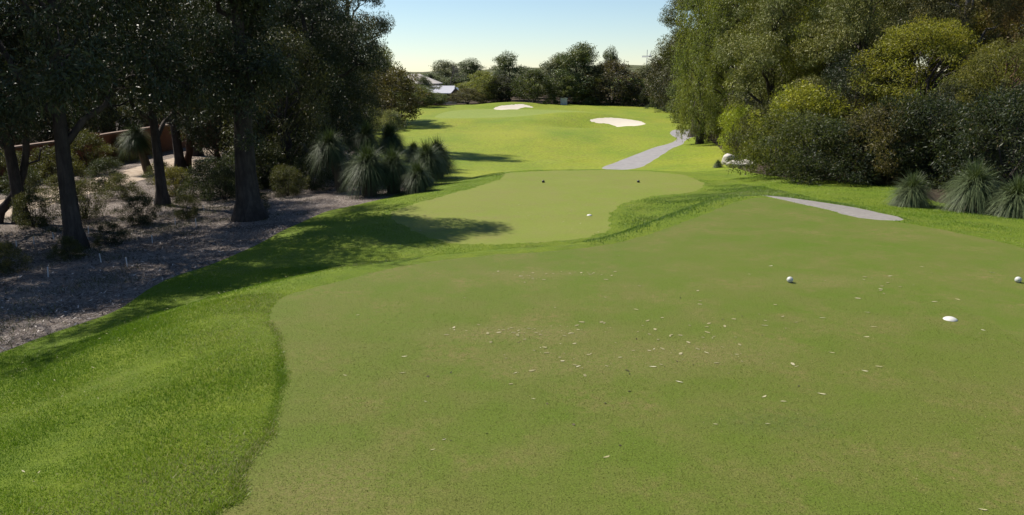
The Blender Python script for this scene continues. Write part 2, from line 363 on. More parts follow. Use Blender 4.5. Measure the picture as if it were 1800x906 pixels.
def crown_mesh(name, clumps, total, ll, lw, g, droop=.6, flat=.75, shell=.45, mat='leaf'):
    """clumps: (m,4) centre + radius"""
    cl = np.asarray(clumps, float); wgt = cl[:, 3] ** 2; wgt /= wgt.sum()
    idx = g.choice(len(cl), total, p=wgt); tint = g.random(len(cl))
    dv = unit(g.normal(size=(total, 3))); rr = g.random(total) ** shell
    # leaves bunch along small twigs inside a clump, so clumps are ragged instead of balls
    tw = g.normal(size=(len(cl), 14, 3)); tw = unit(tw); tsel = tw[idx, g.integers(0, 14, total)]
    dv = unit(dv * .55 + tsel * .8)
    off = dv * (rr * cl[idx, 3])[:, None]; off[:, 2] *= flat
    c = cl[idx, :3] + off
    d = unit(g.normal(size=(total, 3)) * .75 + dv * .5 + np.array([0, 0, -droop]))
    ln = ll * (.65 + .7 * g.random(total)); wd = lw * (.7 + .6 * g.random(total))
    v, f = leaf_quads(c, d, ln, wd, g)
    return np_mesh(name, v, f, M[mat], {'rnd': g.random(total), 'clump': np.clip(tint[idx] + g.normal(size=total) * .08, 0, 1)})

def gum(seed, H=15., r0=.38, fork=.35, spread=4.5, limbs=8, subs=6, leaves=42000, ll=.18, lw=.048, clr=1.0, lean=0.0, barkm='bark', droop=.8, sides=9, low=.0):
    g = np.random.default_rng(seed); wd = Wood()
    t = np.linspace(0, 1, 12); ph = g.random(2) * 6
    tr = np.column_stack([lean * H * t ** 1.5 + .022 * H * np.sin(t * 5 + ph[0]) * t, .022 * H * np.sin(t * 4 + ph[1]) * t, H * .86 * t - .3])
    rad = r0 * (1 - .8 * t) * (1 + .8 * np.exp(-t * 26)); wd.tube(tr, rad, sides)
    cl = []
    for i in range(limbs):
        f = fork + (.97 - fork) * (i + g.random() * .7) / limbs; k_ = f * 11; j = int(min(k_, 10)); b = tr[j] + (tr[j + 1] - tr[j]) * (k_ - j)
        az = i * 2.4 + g.normal() * .4; el = R(18 + 48 * f + g.normal() * 8)
        L = spread * (1.15 - .55 * f) * (.75 + .5 * g.random())
        e_ = b + L * np.array([math.cos(az) * math.cos(el), math.sin(az) * math.cos(el), math.sin(el)])
        pth = curve(b, e_, g, 7, .10, .05); rb = r0 * (1 - .8 * f) * .55; wd.tube(pth, rb * np.linspace(1, .3, 7), 6)
        for q in range(subs):
            u = .35 + .65 * (q + g.random()) / subs; bb = pth[int(u * 6)]
            dirv = unit(g.normal(size=3) + .8 * unit(e_ - b) + np.array([0, 0, .15])); l2 = L * (.22 + .3 * g.random())
            ee = bb + dirv * l2; wd.tube(curve(bb, ee, g, 4, .05, .08), rb * .32 * np.linspace(1, .25, 4), 4)
            cl.append((*ee, clr * (.6 + .6 * g.random())))
            if g.random() < .6: cl.append((*(ee + g.normal(size=3) * .5 * clr - np.array([0, 0, .45 * clr])), clr * (.45 + .35 * g.random())))
    tr_ = wd.mesh('trunk_mesh', barkm); cr = crown_mesh('crown_mesh', cl, leaves, ll, lw, g, droop, mat='gumleaf')
    return tr_, cr
def bushy(seed, H=5., wid=2.2, bottom=.12, stems=4, nclump=70, leaves=24000, ll=.11, lw=.03, clr=.62, droop=.4, barkm='bark', shape='egg', r0=.1, mat='leaf'):
    """tree or shrub with foliage from low down to the top, on several stems"""
    g = np.random.default_rng(seed); wd = Wood(); cl = []
    for s in range(stems):
        az = s * 2.4 + g.random(); rr = wid * .35 * g.random()
        top = np.array([math.cos(az) * rr * 1.6, math.sin(az) * rr * 1.6, H * (.55 + .35 * g.random())])
        wd.tube(curve((math.cos(az) * .1 * rr, math.sin(az) * .1 * rr, -.2), top, g, 7, 0, .04), r0 * np.linspace(1, .2, 7), 6)
    for i in range(nclump):
        h = bottom + (1 - bottom) * (i + .5) / nclump
        if shape == 'egg': pr = math.sin(math.pi * min(1, max(.08, (h - bottom) / (1 - bottom) * .86 + .10))) ** .7
        elif shape == 'cone': pr = (1 - (h - bottom) / (1 - bottom)) ** .8 * .95 + .08
        elif shape == 'dome': q = (h - bottom) / (1 - bottom); pr = math.sqrt(max(0.03, 1 - q * q))
        else: pr = .75 + .25 * g.random()
        az = i * 2.39996 + g.normal() * .5; rr = wid * pr * (.45 + .55 * g.random() ** .5) * (.8 + .35 * g.random())
        c = np.array([math.cos(az) * rr, math.sin(az) * rr, H * h * .94])
        cl.append((*c, clr * (.55 + .75 * g.random())))
        if g.random() < .45:
            b = np.array([c[0] * .2, c[1] * .2, max(.1, c[2] - rr * .6 - .2)]); wd.tube(curve(b, c, g, 5, .08, .05), r0 * .35 * np.linspace(1, .2, 5), 4)
    return wd.mesh('trunk_mesh', barkm), crown_mesh('crown_mesh', cl, leaves, ll, lw, g, droop, mat=mat)
def weeping(seed, H=11., wid=3.0, strands=960, leaves_per=44, ll=.18, lw=.045, r0=.32, bottom=.22, barkm='bark'):
    g = np.random.default_rng(seed); wd = Wood()
    t = np.linspace(0, 1, 9); tr = np.column_stack([.25 * np.sin(t * 4), .25 * np.sin(t * 3 + 1), H * .85 * t - .2]); wd.tube(tr, r0 * (1 - .8 * t) * (1 + .5 * np.exp(-t * 14)), 8)
    C, D, T = [], [], []
    for i in range(60):
        f = .15 + .85 * i / 60; az = i * 2.4 + g.normal() * .3; pr = wid * (math.sin(math.pi * min(.97, f * .78 + .12)) ** .6) * (.55 + .5 * g.random())
        e_ = np.array([math.cos(az) * pr, math.sin(az) * pr, H * (.14 + .84 * (i / 60)) + g.normal() * .2]); b = tr[min(8, int(f * 7))]
        if i % 2 == 0: wd.tube(curve(b, e_, g, 5, .12, .04), r0 * .22 * np.linspace(1, .2, 5), 5)
        tint = g.random()
        for s in range(strands // 60):
            st = e_ + g.normal(size=3) * np.array([.36, .36, .4]); L = min(st[2] - H * bottom * .35 * g.random(), .5 + 1.3 * g.random()); m = leaves_per
            u = g.random(m); sw = g.normal(size=2) * .12
            p_ = np.column_stack([st[0] + sw[0] * u * L, st[1] + sw[1] * u * L, st[2] + .15 * np.sin(np.pi * u) - L * u]) + g.normal(size=(m, 3)) * np.array([.09, .09, .05])
            C.append(p_); D.append(unit(g.normal(size=(m, 3)) * .7 + np.array([0, 0, -.8]))); T.append(np.full(m, tint))
    C, D, T = np.concatenate(C), np.concatenate(D), np.concatenate(T); n = len(C)
    v, f = leaf_quads(C, D, ll * (.6 + .7 * g.random(n)), lw * (.7 + .6 * g.random(n)), g)
    return wd.mesh('trunk_mesh', barkm), np_mesh('crown_mesh', v, f, M['leaf'], {'rnd': g.random(n), 'clump': np.clip(T + g.normal(size=n) * .1, 0, 1)})
def grasstree(seed, th=.6, tr=.17, rad=.85, n=3000, skirt=1100, lean=0.):
    """trunk with a round tuft of long arching needle leaves and a hanging skirt of old ones"""
    g = np.random.default_rng(seed); wd = Wood(); t = np.linspace(0, 1, 6)
    wd.tube(np.column_stack([lean * th * t ** 1.3, np.zeros(6), th * t - .1 * (1 - t)]), tr * (1 + .12 * np.sin(t * 9)), 9)
    top = np.array([lean * th, 0, th])
    def strips(m, elr, L, dro, wdt, base):
        az = g.random(m) * 2 * np.pi; el = elr[0] + (elr[1] - elr[0]) * g.random(m)
        d = np.column_stack([np.cos(az) * np.cos(el), np.sin(az) * np.cos(el), np.sin(el)]); L = L * (.5 + .6 * g.random(m)); dro = dro * (.4 + 1.1 * g.random(m))
        side = unit(np.cross(d, np.array([0, 0, 1.]) + g.normal(size=(m, 3)) * .2)); vs_ = []
        for i, u in enumerate((0, .38, .72, 1.0)):
            p_ = base + g.normal(size=(m, 3)) * 0 + d * (L * u)[:, None]; p_[:, 2] -= dro * L * u ** 2.2 * (.6 + .6 * np.cos(el))
            w_ = wdt * (1, .9, .6, .12)[i]; vs_ += [p_ - side * w_, p_ + side * w_]
        v = np.stack(vs_, 1).reshape(-1, 3); o = np.arange(m)[:, None, None] * 8
        f = (np.array([[0, 1, 3, 2], [2, 3, 5, 4], [4, 5, 7, 6]])[None] + o).reshape(-1, 4); return v, f
    v1, f1 = strips(n, (R(-30), R(86)), rad, .62, .0052, top); q = np.repeat(g.random(n), 3)
    crown = np_mesh('tuft_mesh', v1, f1, M['spike'], {'rnd': q * .9, 'clump': np.repeat(g.random(n) * .6, 3)})
    v2, f2 = strips(skirt, (R(-80), R(-25)), min(rad * .85, th + .25), .25, .007, top); q = np.repeat(g.random(skirt), 3)
    sk = np_mesh('skirt_mesh', v2, f2, M['spike'], {'rnd': q * .9, 'clump': np.repeat(g.random(skirt), 3)})
    return wd.mesh('trunk_mesh', 'skirt'), crown, sk
def bare(seed, H=7., r0=.12):
    g = np.random.default_rng(seed); wd = Wood()
    def rec(b, d, L, r_, lv):
        e_ = b + d * L; wd.tube(curve(b, e_, g, 4, 0, .05), r_ * np.linspace(1, .6, 4), 5 if lv < 2 else 3)
        if lv < 5:
            for i in range(3 if lv < 3 else 2): rec(e_, unit(d + g.normal(size=3) * .42 + np.array([0, 0, .12])), L * .72, r_ * .6, lv + 1)
    rec(np.array([0, 0, -.2]), np.array([0, 0, 1.]), H * .28, r0, 0)
    return wd.mesh('branches_mesh', 'greybark')

GUM = [gum(11, 16, .5, .32, 5.2, 10, 6, 52000, clr=1.15), gum(12, 15, .34, .25, 4.6, 10, 6, 46000, clr=1.05, lean=.05), gum(13, 17, .42, .38, 4.8, 9, 6, 46000, clr=1.15, barkm='greybark'), gum(14, 14.5, .50, .34, 3.3, 10, 6, 46000, clr=1.0), gum(15, 12.5, .26, .29, 5.0, 12, 7, 46000, clr=1.05, lean=.04)]
MID = [bushy(21, 7., 2.5, .10, 4, 95, 30000, .13, .034, .75, .7, mat='gumleaf'), bushy(22, 6.5, 2.1, .16, 3, 80, 26000, .12, .034, .7, .7, shape='col', mat='gumleaf'), bushy(23, 7.5, 2.8, .2, 5, 100, 30000, .13, .032, .72, .5, barkm='redbark', mat='gumleaf')]
SHR = [bushy(31, 2.6, 1.5, .05, 5, 60, 12000, .11, .03, .42, .2, r0=.04), bushy(32, 2.2, 1.6, .04, 6, 60, 11000, .105, .03, .4, .1, shape='dome', r0=.035)]
DOME = [bushy(41, 8., 3.6, .34, 4, 120, 30000, .15, .037, .72, .15, shape='dome', r0=.16), bushy(42, 7.5, 3.2, .26, 4, 110, 27000, .15, .037, .68, .2, barkm='redbark', r0=.14)]
WEEP = [weeping(51), weeping(52, 12, 3.3)]
CONE = bushy(61, 6., 1.5, .02, 1, 110, 20000, .12, .04, .45, -.5, shape='cone')
FAR = [gum(71, 10, .22, .10, 4.0, 11, 6, 17000, .30, .10, 1.3), gum(72, 10, .2, .16, 3.6, 10, 5, 13000, .30, .09, 1.05), bushy(73, 8., 3.2, .08, 3, 90, 12000, .27, .10, .85, .3), bushy(74, 7., 3.6, .2, 3, 80, 11000, .27, .09, .85, .2, shape='dome'), bushy(75, 2.4, 1.7, .04, 4, 50, 5000, .2, .06, .5, .1, shape='dome', r0=.05)]
GT = [grasstree(81, .55), grasstree(82, .9, .2, .95), grasstree(83, 1.5, .17, .85, lean=.25), grasstree(84, .35, .16, .75)]
BARE = bare(91)

def tree(name, kind, x, y, s, col, label, cat='tree', group=None, rz=None, sz=None, sink=0.0, tcol=None):
    if rz is None: rz = random.uniform(0, 6.28)
    root = link(name, None, loc=(x, y, Z(x, y) - sink), rz=rz, sc=(s, s, sz or s)); root.empty_display_size = .3
    tag(root, label, cat, group)
    link('trunk', kind[0], root); c = link('crown', kind[1], root); c.color = (*col, 1)
    return root
def gtree(kind, x, y, s, label, group='grass trees', rz=None, col=(.062, .088, .036), scol=(.075, .062, .04)):
    root = link('grass_tree', None, loc=(x, y, Z(x, y)), rz=random.uniform(0, 6.28) if rz is None else rz, sc=(s, s, s))
    tag(root, label, 'grass tree', group)
    link('trunk', kind[0], root); link('leaf_tuft', kind[1], root).color = (*col, 1); link('leaf_skirt', kind[2], root).color = (*scol, 1)
    return root

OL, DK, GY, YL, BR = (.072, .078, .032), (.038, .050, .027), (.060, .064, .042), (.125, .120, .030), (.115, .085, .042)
# ---- left: gum trees and bush in shade
g_l = 'gum trees on the shaded side of the tees'
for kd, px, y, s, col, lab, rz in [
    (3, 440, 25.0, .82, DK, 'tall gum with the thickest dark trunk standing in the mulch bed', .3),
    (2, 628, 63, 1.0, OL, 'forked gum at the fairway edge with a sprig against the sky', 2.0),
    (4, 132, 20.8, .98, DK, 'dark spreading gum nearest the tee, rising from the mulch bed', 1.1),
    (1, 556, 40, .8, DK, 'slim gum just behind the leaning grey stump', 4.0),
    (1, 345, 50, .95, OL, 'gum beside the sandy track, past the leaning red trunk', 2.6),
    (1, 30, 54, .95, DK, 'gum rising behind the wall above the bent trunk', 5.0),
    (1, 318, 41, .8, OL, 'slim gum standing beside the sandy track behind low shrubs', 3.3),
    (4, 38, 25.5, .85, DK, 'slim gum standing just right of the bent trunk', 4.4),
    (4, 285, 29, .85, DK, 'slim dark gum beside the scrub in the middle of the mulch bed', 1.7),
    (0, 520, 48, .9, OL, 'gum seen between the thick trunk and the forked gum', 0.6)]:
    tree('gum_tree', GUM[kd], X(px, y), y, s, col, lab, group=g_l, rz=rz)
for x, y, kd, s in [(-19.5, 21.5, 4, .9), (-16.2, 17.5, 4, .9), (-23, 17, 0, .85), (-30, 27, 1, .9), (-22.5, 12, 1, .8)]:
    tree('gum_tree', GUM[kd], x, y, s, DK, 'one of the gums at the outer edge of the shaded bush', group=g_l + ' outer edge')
for i, (px, y, s, kd) in enumerate([(-15, 44, .9, 0), (20, 46, .9, 2), (75, 50, .95, 1), (112, 51, .9, 0), (160, 56, 1.0, 2), (205, 58, 1.0, 0), (250, 62, 1.1, 2), (290, 66, 1.2, 0), (330, 70, 1.3, 1), (45, 62, 1.6, 1), (130, 66, 1.7, 0), (185, 70, 1.7, 2), (0, 56, 1.5, 0), (225, 76, 1.8, 1)]):
    tree('understorey_tree', MID[kd], X(px, y), y, s, [OL, DK, GY][i % 3], 'leafy tree in the garden row just behind the brown wall', group='bushy trees behind the wall')
for px, y, s, kd, lab in [(18, 34, .75, 0, 'dark shrub against the brown wall beside the bent trunk'), (95, 37, .8, 1, 'dark shrub in front of the brown wall, second from the bent trunk'), (150, 40.5, .9, 0, 'larger dark shrub against the brown wall'), (215, 46, .7, 1, 'shrub against the wall left of the trunked grass tree')]:
    tree('shrub', SHR[kd], X(px, y), y, s, OL, lab, 'shrub', 'shrubs in front of the wall')
for i, (px, y, s, kd) in enumerate([(392, 40, 1.1, 2), (385, 54, 1.7, 1), (425, 46, 1.5, 0), (470, 40, 1.3, 2), (500, 35, 1.05, 0), (505, 47, 1.6, 2), (540, 42, 1.3, 1), (560, 52, 1.5, 0), (592, 48, 1.0, 0), (610, 62, 1.1, 2)]):
    tree('understorey_tree', MID[kd], X(px, y), y, s, [DK, OL, DK][i % 3], 'leafy dark tree between the thick trunk and the forked gum', group='understorey trees behind the thick trunk')
# gardens behind the wall
for i, (px, y, s, kd) in enumerate([(-40, 45, .8, 0), (40, 62, .9, 1), (110, 75, .9, 2), (190, 70, .85, 0), (260, 82, .9, 1), (330, 84, .9, 0), (400, 88, .9, 2), (470, 92, .85, 1), (540, 92, .9, 0), (590, 100, .8, 1)]):
    tree('garden_tree', GUM[kd], X(px, y), y, s, [OL, GY][i % 2], 'tall garden tree well behind the brown wall', group='trees behind the wall')
for i, (px, row, s, col, lab) in enumerate([
    (150, 385, .55, OL, 'low olive shrub at the near edge of the sandy track'), (215, 350, .5, OL, 'low twiggy shrub beside the sandy track, second from the bent trunk'),
    (310, 345, .5, YL, 'sunlit bright green shrub in front of the leaning red trunk'), (372, 345, .75, DK, 'dark shrub at the foot of the thickest gum trunk'),
    (250, 395, .4, DK, 'small dark shrub among the white plant stakes'), (420, 338, .8, DK, 'dark shrub right against the thick gum trunk'),
    (505, 345, .5, OL, 'small sunlit shrub at the corner of the mulch bed'), (550, 335, .7, DK, 'dark shrub under the leaning grey stump'), (470, 330, .8, DK, 'dark shrub just behind the corner of the mulch bed'),
    (112, 352, .5, OL, 'scrubby olive shrub against the sandy track'), (190, 330, .55, DK, 'dark scrub in front of the sandy track bend'), (285, 322, .5, OL, 'olive scrub beside the sandy track near the grass tree'), (330, 385, .35, OL, 'small patch of scrub in the middle of the mulch bed'), (195, 430, .3, DK, 'tiny dark scrub in the mulch bed before the spreading gum'), (455, 375, .3, OL, 'tiny scrub in the mulch bed near the hollow'), (120, 455, .28, OL, 'tiny olive scrub in the near part of the mulch bed'), (45, 350, .55, DK, 'dark scrub by the bent trunk and the track'), (395, 352, .6, DK, 'dark scrub left of the thickest gum trunk'),
    (60, 400, .45, OL, 'low shrub near the foot of the bent trunk'), (10, 480, .35, OL, 'low scrubby plant at the far left of the mulch bed')]):
    x, y, z = G(px, row); tree('shrub', SHR[i % 2], x, y, s, col, lab, 'shrub', 'low shrubs in the mulch bed')
# grass trees, left cluster (base pixel)
for i, (px, row, kd, s, lab) in enumerate([
    (602, 338, 2, 1.3, 'big grass tree on a leaning trunk, leftmost of the cluster'), (650, 345, 1, 1.4, 'grass tree in the dark front of the cluster'),
    (692, 340, 1, 1.25, 'dark grass tree in the middle of the cluster'), (735, 338, 0, 1.15, 'sunlit grass tree at the front right of the cluster'),
    (752, 325, 1, 1.3, 'grass tree behind the front right one of the cluster'), (770, 314, 1, 1.35, 'grass tree at the outermost right of the cluster casting a shadow on grass'),
    (665, 318, 2, 1.4, 'tall dark grass tree behind the middle of the cluster'), (700, 312, 2, 1.4, 'upright dark grass tree at the back of the cluster'),
    (728, 285, 0, 1.3, 'small grass tree standing behind the cluster by the fairway'), (625, 325, 0, 1.4, 'low grass tree between the leaning one and the dark front')]):
    x, y, z = G(px, row); gtree(GT[kd], x, y, s, lab, 'grass trees clustered by the far tee', rz=2.9 if i == 0 else None)
x, y, z = G(262, 305); gtree(GT[2], x, y, 1.35, 'grass tree on a bare trunk at the edge of the sandy track')
# grass trees, right
for px, row, kd, s, lab, rz in [(1600, 362, 3, 1.12, 'roundest grass tree, beside the footpath end', .4), (1706, 371, 0, 1.22, 'tallest of the three grass trees before the dark forest', 2.2), (1782, 380, 3, 1.25, 'grass tree cut by the frame edge, last of the three', 4.2), (1262, 295, 3, .5, 'tiny grass tree tuft beside the pale boulders', 1.)]:
    x, y, z = G(px, row); gtree(GT[kd], x, y, s, lab, 'grass trees beside the forest', rz, (.10, .13, .06), (.075, .065, .045))
# ---- right: forest
def P3(px, y): return X(px, y, -.8)
for nm, kd, px, y, s, sz, col, lab, rz in [
    ('weeping_tree', WEEP[0], 1232, 61, .82, 1.35, (.165, .195, .062), 'weeping tree with its foot beside the cart path', 0.),
    ('weeping_tree', WEEP[1], 1290, 56, .9, 1.1, (.15, .175, .052), 'weeping tree just right of the cart path end', 1.),
    ('forest_tree', GUM[4], 1372, 47, .95, 1.0, (.16, .18, .05), 'airy gum behind the yellow tipped shrub', 2.),
    ('wattle_tree', DOME[0], 1455, 42, .95, 1.15, (.16, .175, .045), 'tall domed wattle in the middle of the forest edge', 3.5),
    ('wattle_tree', DOME[0], 1600, 33.5, .90, .82, (.20, .205, .036), 'domed wattle with sunlit yellow green crown', .5),
    ('wattle_tree', DOME[1], 1700, 37, .9, .95, (.18, .18, .04), 'wattle with olive crown behind the domed one', 2.),
    ('wattle_tree', DOME[1], 1740, 29.5, .62, .7, (.13, .135, .04), 'olive wattle behind the last two grass trees', 4.),
    ('wattle_tree', DOME[0], 1820, 34, .95, 1.1, (.16, .115, .05), 'rusty brown wattle at the frame edge', 1.),
    ('forest_tree', GUM[1], 1352, 43, .75, .75, (.16, .175, .055), 'slim gum with ragged crown behind the sapling', 2.2),
    ('forest_tree', GUM[1], 1492, 37.5, .7, .75, (.15, .16, .055), 'slim leaning gum left of the domed wattle', 5.),
    ('forest_tree', GUM[2], 1668, 35, .6, .68, (.14, .13, .05), 'slim grey barked gum rising right of the domed wattle', 1.),
    ('understorey_tree', MID[0], 1415, 36, .72, .62, (.13, .135, .04), 'bushy olive tree above the dark rounded shrub', 2.),
    ('understorey_tree', MID[2], 1490, 35, .72, .72, DK, 'dark bushy tree left of the domed wattle', 1.),
    ('understorey_tree', MID[1], 1530, 40, 1.0, 1.1, (.12, .125, .07), 'grey green slender tree behind the domed wattle', 3.),
    ('understorey_tree', MID[0], 1330, 52, .8, .8, DK, 'dark bushy tree behind the pale boulders', .7),
    ('understorey_tree', MID[2], 1660, 30.5, .5, .5, DK, 'dark low tree under the domed wattle crown', 5.),
    ('understorey_tree', MID[1], 1790, 28, .55, .55, DK, 'dark low tree behind the frame edge grass tree', 5.)]:
    tree(nm, kd, P3(px, y), y, s, col, lab, group='trees of the forest edge', rz=rz, sz=sz)
for i, (px, y, kd, s) in enumerate([(1225, 70, 0, 1.0), (1612, 41, 1, .85), (1560, 45, 0, .9), (1260, 74, 1, 1.0), (1300, 60, 2, 1.0), (1385, 56, 0, 1.0), (1460, 52, 1, 1.0), (1540, 60, 2, 1.1), (1400, 80, 0, 1.1), (1320, 84, 1, 1.1), (1340, 66, 0, 1.05), (1430, 60, 2, 1.0), (1500, 52, 1, 1.1), (1580, 50, 0, 1.), (1660, 48, 2, 1.1), (1740, 44, 1, 1.), (1790, 40, 0, .95), (1850, 38, 1, 1.), (1880, 50, 0, 1.), (1620, 66, 1, 1.2), (1480, 75, 0, 1.1), (1760, 64, 2, 1.1)]):
    tree('forest_tree', GUM[kd], P3(px, y), y, s, [(.115, .13, .045), (.095, .105, .06), (.06, .072, .032), (.12, .105, .045)][i % 4], 'tall gum rising behind the forest edge on the right', group='tall gums behind the forest edge')
for i, (px, row, s, sz, col, kd, lab) in enumerate([
    (1385, 313, 1.2, 1.25, (.10, .115, .03), 1, 'dark rounded shrub with a yellow green top'), (1445, 322, 1.25, 1.0, (.07, .085, .035), 0, 'dark shrub right of the rounded shrub'),
    (1500, 326, 1.1, 1.0, DK, 1, 'dark low shrub in the forest edge, before the brown tuft'), (1540, 322, 1.0, 1.1, (.105, .095, .045), 0, 'brownish shrub left of the roundest grass tree'),
    (1298, 281, .95, 1.25, (.28, .33, .05), 0, 'bright green sapling shrub behind the pale boulders'), (1650, 330, 1.1, 1.2, DK, 0, 'dark shrub in the gap between two grass trees'),
    (1730, 338, 1.2, 1.2, DK, 1, 'dark shrub behind the tallest grass tree'), (1250, 250, 1.2, 1.3, OL, 0, 'shrub at the foot of the weeping tree by the path'), (1415, 300, 1.35, 1.5, (.23, .245, .04), 0, 'yellow tipped shrub behind the rounded shrub'),
    (1800, 350, 1.2, 1.3, DK, 0, 'dark shrub behind the frame edge grass tree'), (1585, 325, 1.1, 1.4, DK, 1, 'dark shrub behind the roundest grass tree'), (1345, 285, 1.1, 1.4, OL, 1, 'olive shrub between sapling and rounded shrub')]):
    x, y, z = G(px, row); tree('shrub', SHR[kd], x, y + (1.0 if s > 1 else 0), s, col, lab, 'shrub', 'shrubs along the forest edge', sz=sz)

# ---- far belt of trees; size from top row and width
def far(name, kind, H0, W0, px, y, top, wpx, col, lab, cat='tree', rz=None):
    x = X(px, y); z = Z(x, y); hh = ZR(top, y) - z; wd_ = wpx * y / FPX * 1.22
    return tree(name, kind, x, y, wd_ / (2 * W0), col, lab, cat, 'trees and shrubs at the far end of the hole', sz=hh / H0, rz=rz)
D2, O2, G2 = (.12, .145, .066), (.185, .20, .07), (.17, .185, .115)
for a in [('far_tree', FAR[2], 7.9, 3.2, 690, 92, 117, 95, (.095, .085, .04), 'olive brown bushy tree left of the houses'),
    ('far_tree', FAR[0], 10, 3.6, 662, 100, 95, 80, O2, 'gum half hidden behind the forked gum'),
    ('far_tree', FAR[2], 7.9, 3.2, 705, 134, 134, 50, O2, 'olive tree hiding the left end of the hipped roof'),
    ('far_tree', FAR[1], 10, 3.2, 748, 136, 136, 34, G2, 'thin grey green tree partly screening the two house roofs'),
    ('far_tree', FAR[2], 7.9, 3.2, 735, 128, 150, 62, D2, 'dark bushy tree in front of the hipped roof house'),
    ('far_tree', FAR[2], 7.9, 3.2, 766, 134, 163, 40, D2, 'small dark tree before the verandah'),
    ('far_tree', FAR[3], 7, 3.6, 822, 137, 155, 52, (.10, .095, .05), 'rounded olive bush right of the verandah'),
    ('far_tree', FAR[0], 10, 3.6, 783, 185, 112, 60, G2, 'grey green tree behind the houses'),
    ('far_tree', FAR[1], 10, 3.2, 828, 180, 108, 55, D2, 'flat topped tree behind the rounded olive bush'),
    ('far_tree', FAR[2], 7.9, 3.2, 850, 142, 124, 50, O2, 'tall olive tree left of the airy topped gum'),
    ('far_tree', FAR[1], 10, 3.2, 895, 150, 98, 62, D2, 'airy topped dark gum behind the left bunker'),
    ('far_tree', FAR[2], 7.9, 3.2, 880, 143, 130, 50, (.05, .055, .04), 'dark tree under the airy topped gum'),
    ('far_tree', FAR[3], 7, 3.6, 938, 139, 124, 70, (.055, .07, .025), 'dense round tree behind the green'),
    ('far_tree', FAR[0], 10, 3.6, 975, 147, 102, 62, G2, 'grey green tree left of the tallest far tree'),
    ('far_tree', FAR[0], 10, 3.6, 1010, 144, 86, 80, D2, 'tallest dark tree behind the green'),
    ('far_tree', FAR[2], 7.9, 3.2, 1008, 141, 128, 52, D2, 'dark lower tree under the tallest far tree'),
    ('far_tree', FAR[3], 7, 3.6, 1076, 141, 107, 92, (.085, .075, .05), 'broad domed reddish grey tree behind the right bunker'),
    ('far_tree', FAR[1], 10, 3.2, 1071, 158, 90, 36, D2, 'dark tree top showing over the broad domed tree'),
    ('far_tree', FAR[2], 7.9, 3.2, 1040, 146, 135, 40, O2, 'olive tree filling the gap before the domed tree'),
    ('far_tree', FAR[2], 7.9, 3.2, 1118, 140, 138, 50, D2, 'dark tree right of the domed tree'),
    ('far_tree', FAR[0], 10, 3.6, 1138, 148, 118, 50, G2, 'grey green tree under the antenna'),
    ('far_tree', FAR[0], 10, 3.6, 1168, 122, 90, 62, (.085, .08, .04), 'tall olive tree left of the weeping tree'),
    ('far_tree', FAR[0], 10, 3.6, 1200, 105, 70, 70, (.08, .08, .042), 'tall tree behind the weeping tree'),
    ('far_tree', FAR[2], 7.9, 3.2, 1206, 92, 130, 60, D2, 'dark tree at the back of the weeping tree'),
    ('cypress', CONE, 5.9, 1.5, 1156, 127, 148, 30, (.055, .075, .03), 'green cone shaped cypress at the far right of the fairway'),
    ('cypress', CONE, 5.9, 1.5, 1186, 116, 142, 44, (.040, .052, .028), 'dark dense cypress nearest the weeping tree'),
    ('cypress', CONE, 5.9, 1.5, 1135, 134, 155, 30, (.045, .055, .03), 'dark cypress left of the green cypress'),
    ('cypress', CONE, 5.9, 1.5, 758, 160, 130, 17, (.03, .04, .03), 'dark pointed cypress between the house roofs')]: far(*a)
for a in [(665, 88, 192, 40, 'grey shrub at the fairway edge left of the olive brown tree'), (688, 85, 193, 36, 'grey low shrub casting shade on the fairway edge'), (712, 118, 178, 40, 'dark shrub in front of the house trees'),
    (968, 139, 172, 22, 'low dark shrub behind the green, left of the utility box'), (1040, 139, 170, 26, 'low shrub under the tallest far tree'), (1058, 140, 172, 24, 'low shrub left of the domed tree trunk'), (1095, 140, 165, 34, 'low shrub right of the domed tree trunk'), (875, 140, 178, 24, 'tan low shrub left of the far bunker'), (640, 80, 185, 50, 'shrub at the foot of the forked gum')]:
    far('shrub', FAR[4], 2.4, 1.7, a[0], a[1], a[2], a[3], G2 if a[0] < 700 else D2, a[4], 'shrub')
for i, px in enumerate(range(560, 1300, 34)):
    y = 172 + 14 * math.sin(i * 2.1); far('far_tree', FAR[i % 3], (10, 10, 7.9)[i % 3], (3.6, 3.2, 3.2)[i % 3], px, y, 138 + 6 * math.sin(i * 1.7), 60, [D2, G2, O2][i % 3], 'tree in the belt behind the far end of the hole')
x = X(792, 165); o = link('bare_tree', None, loc=(x, 165, Z(x, 165)), sc=(1.25, 1.25, 1.3)); tag(o, 'leafless purple grey tree behind the verandah roof', 'tree'); link('branches', BARE, o)
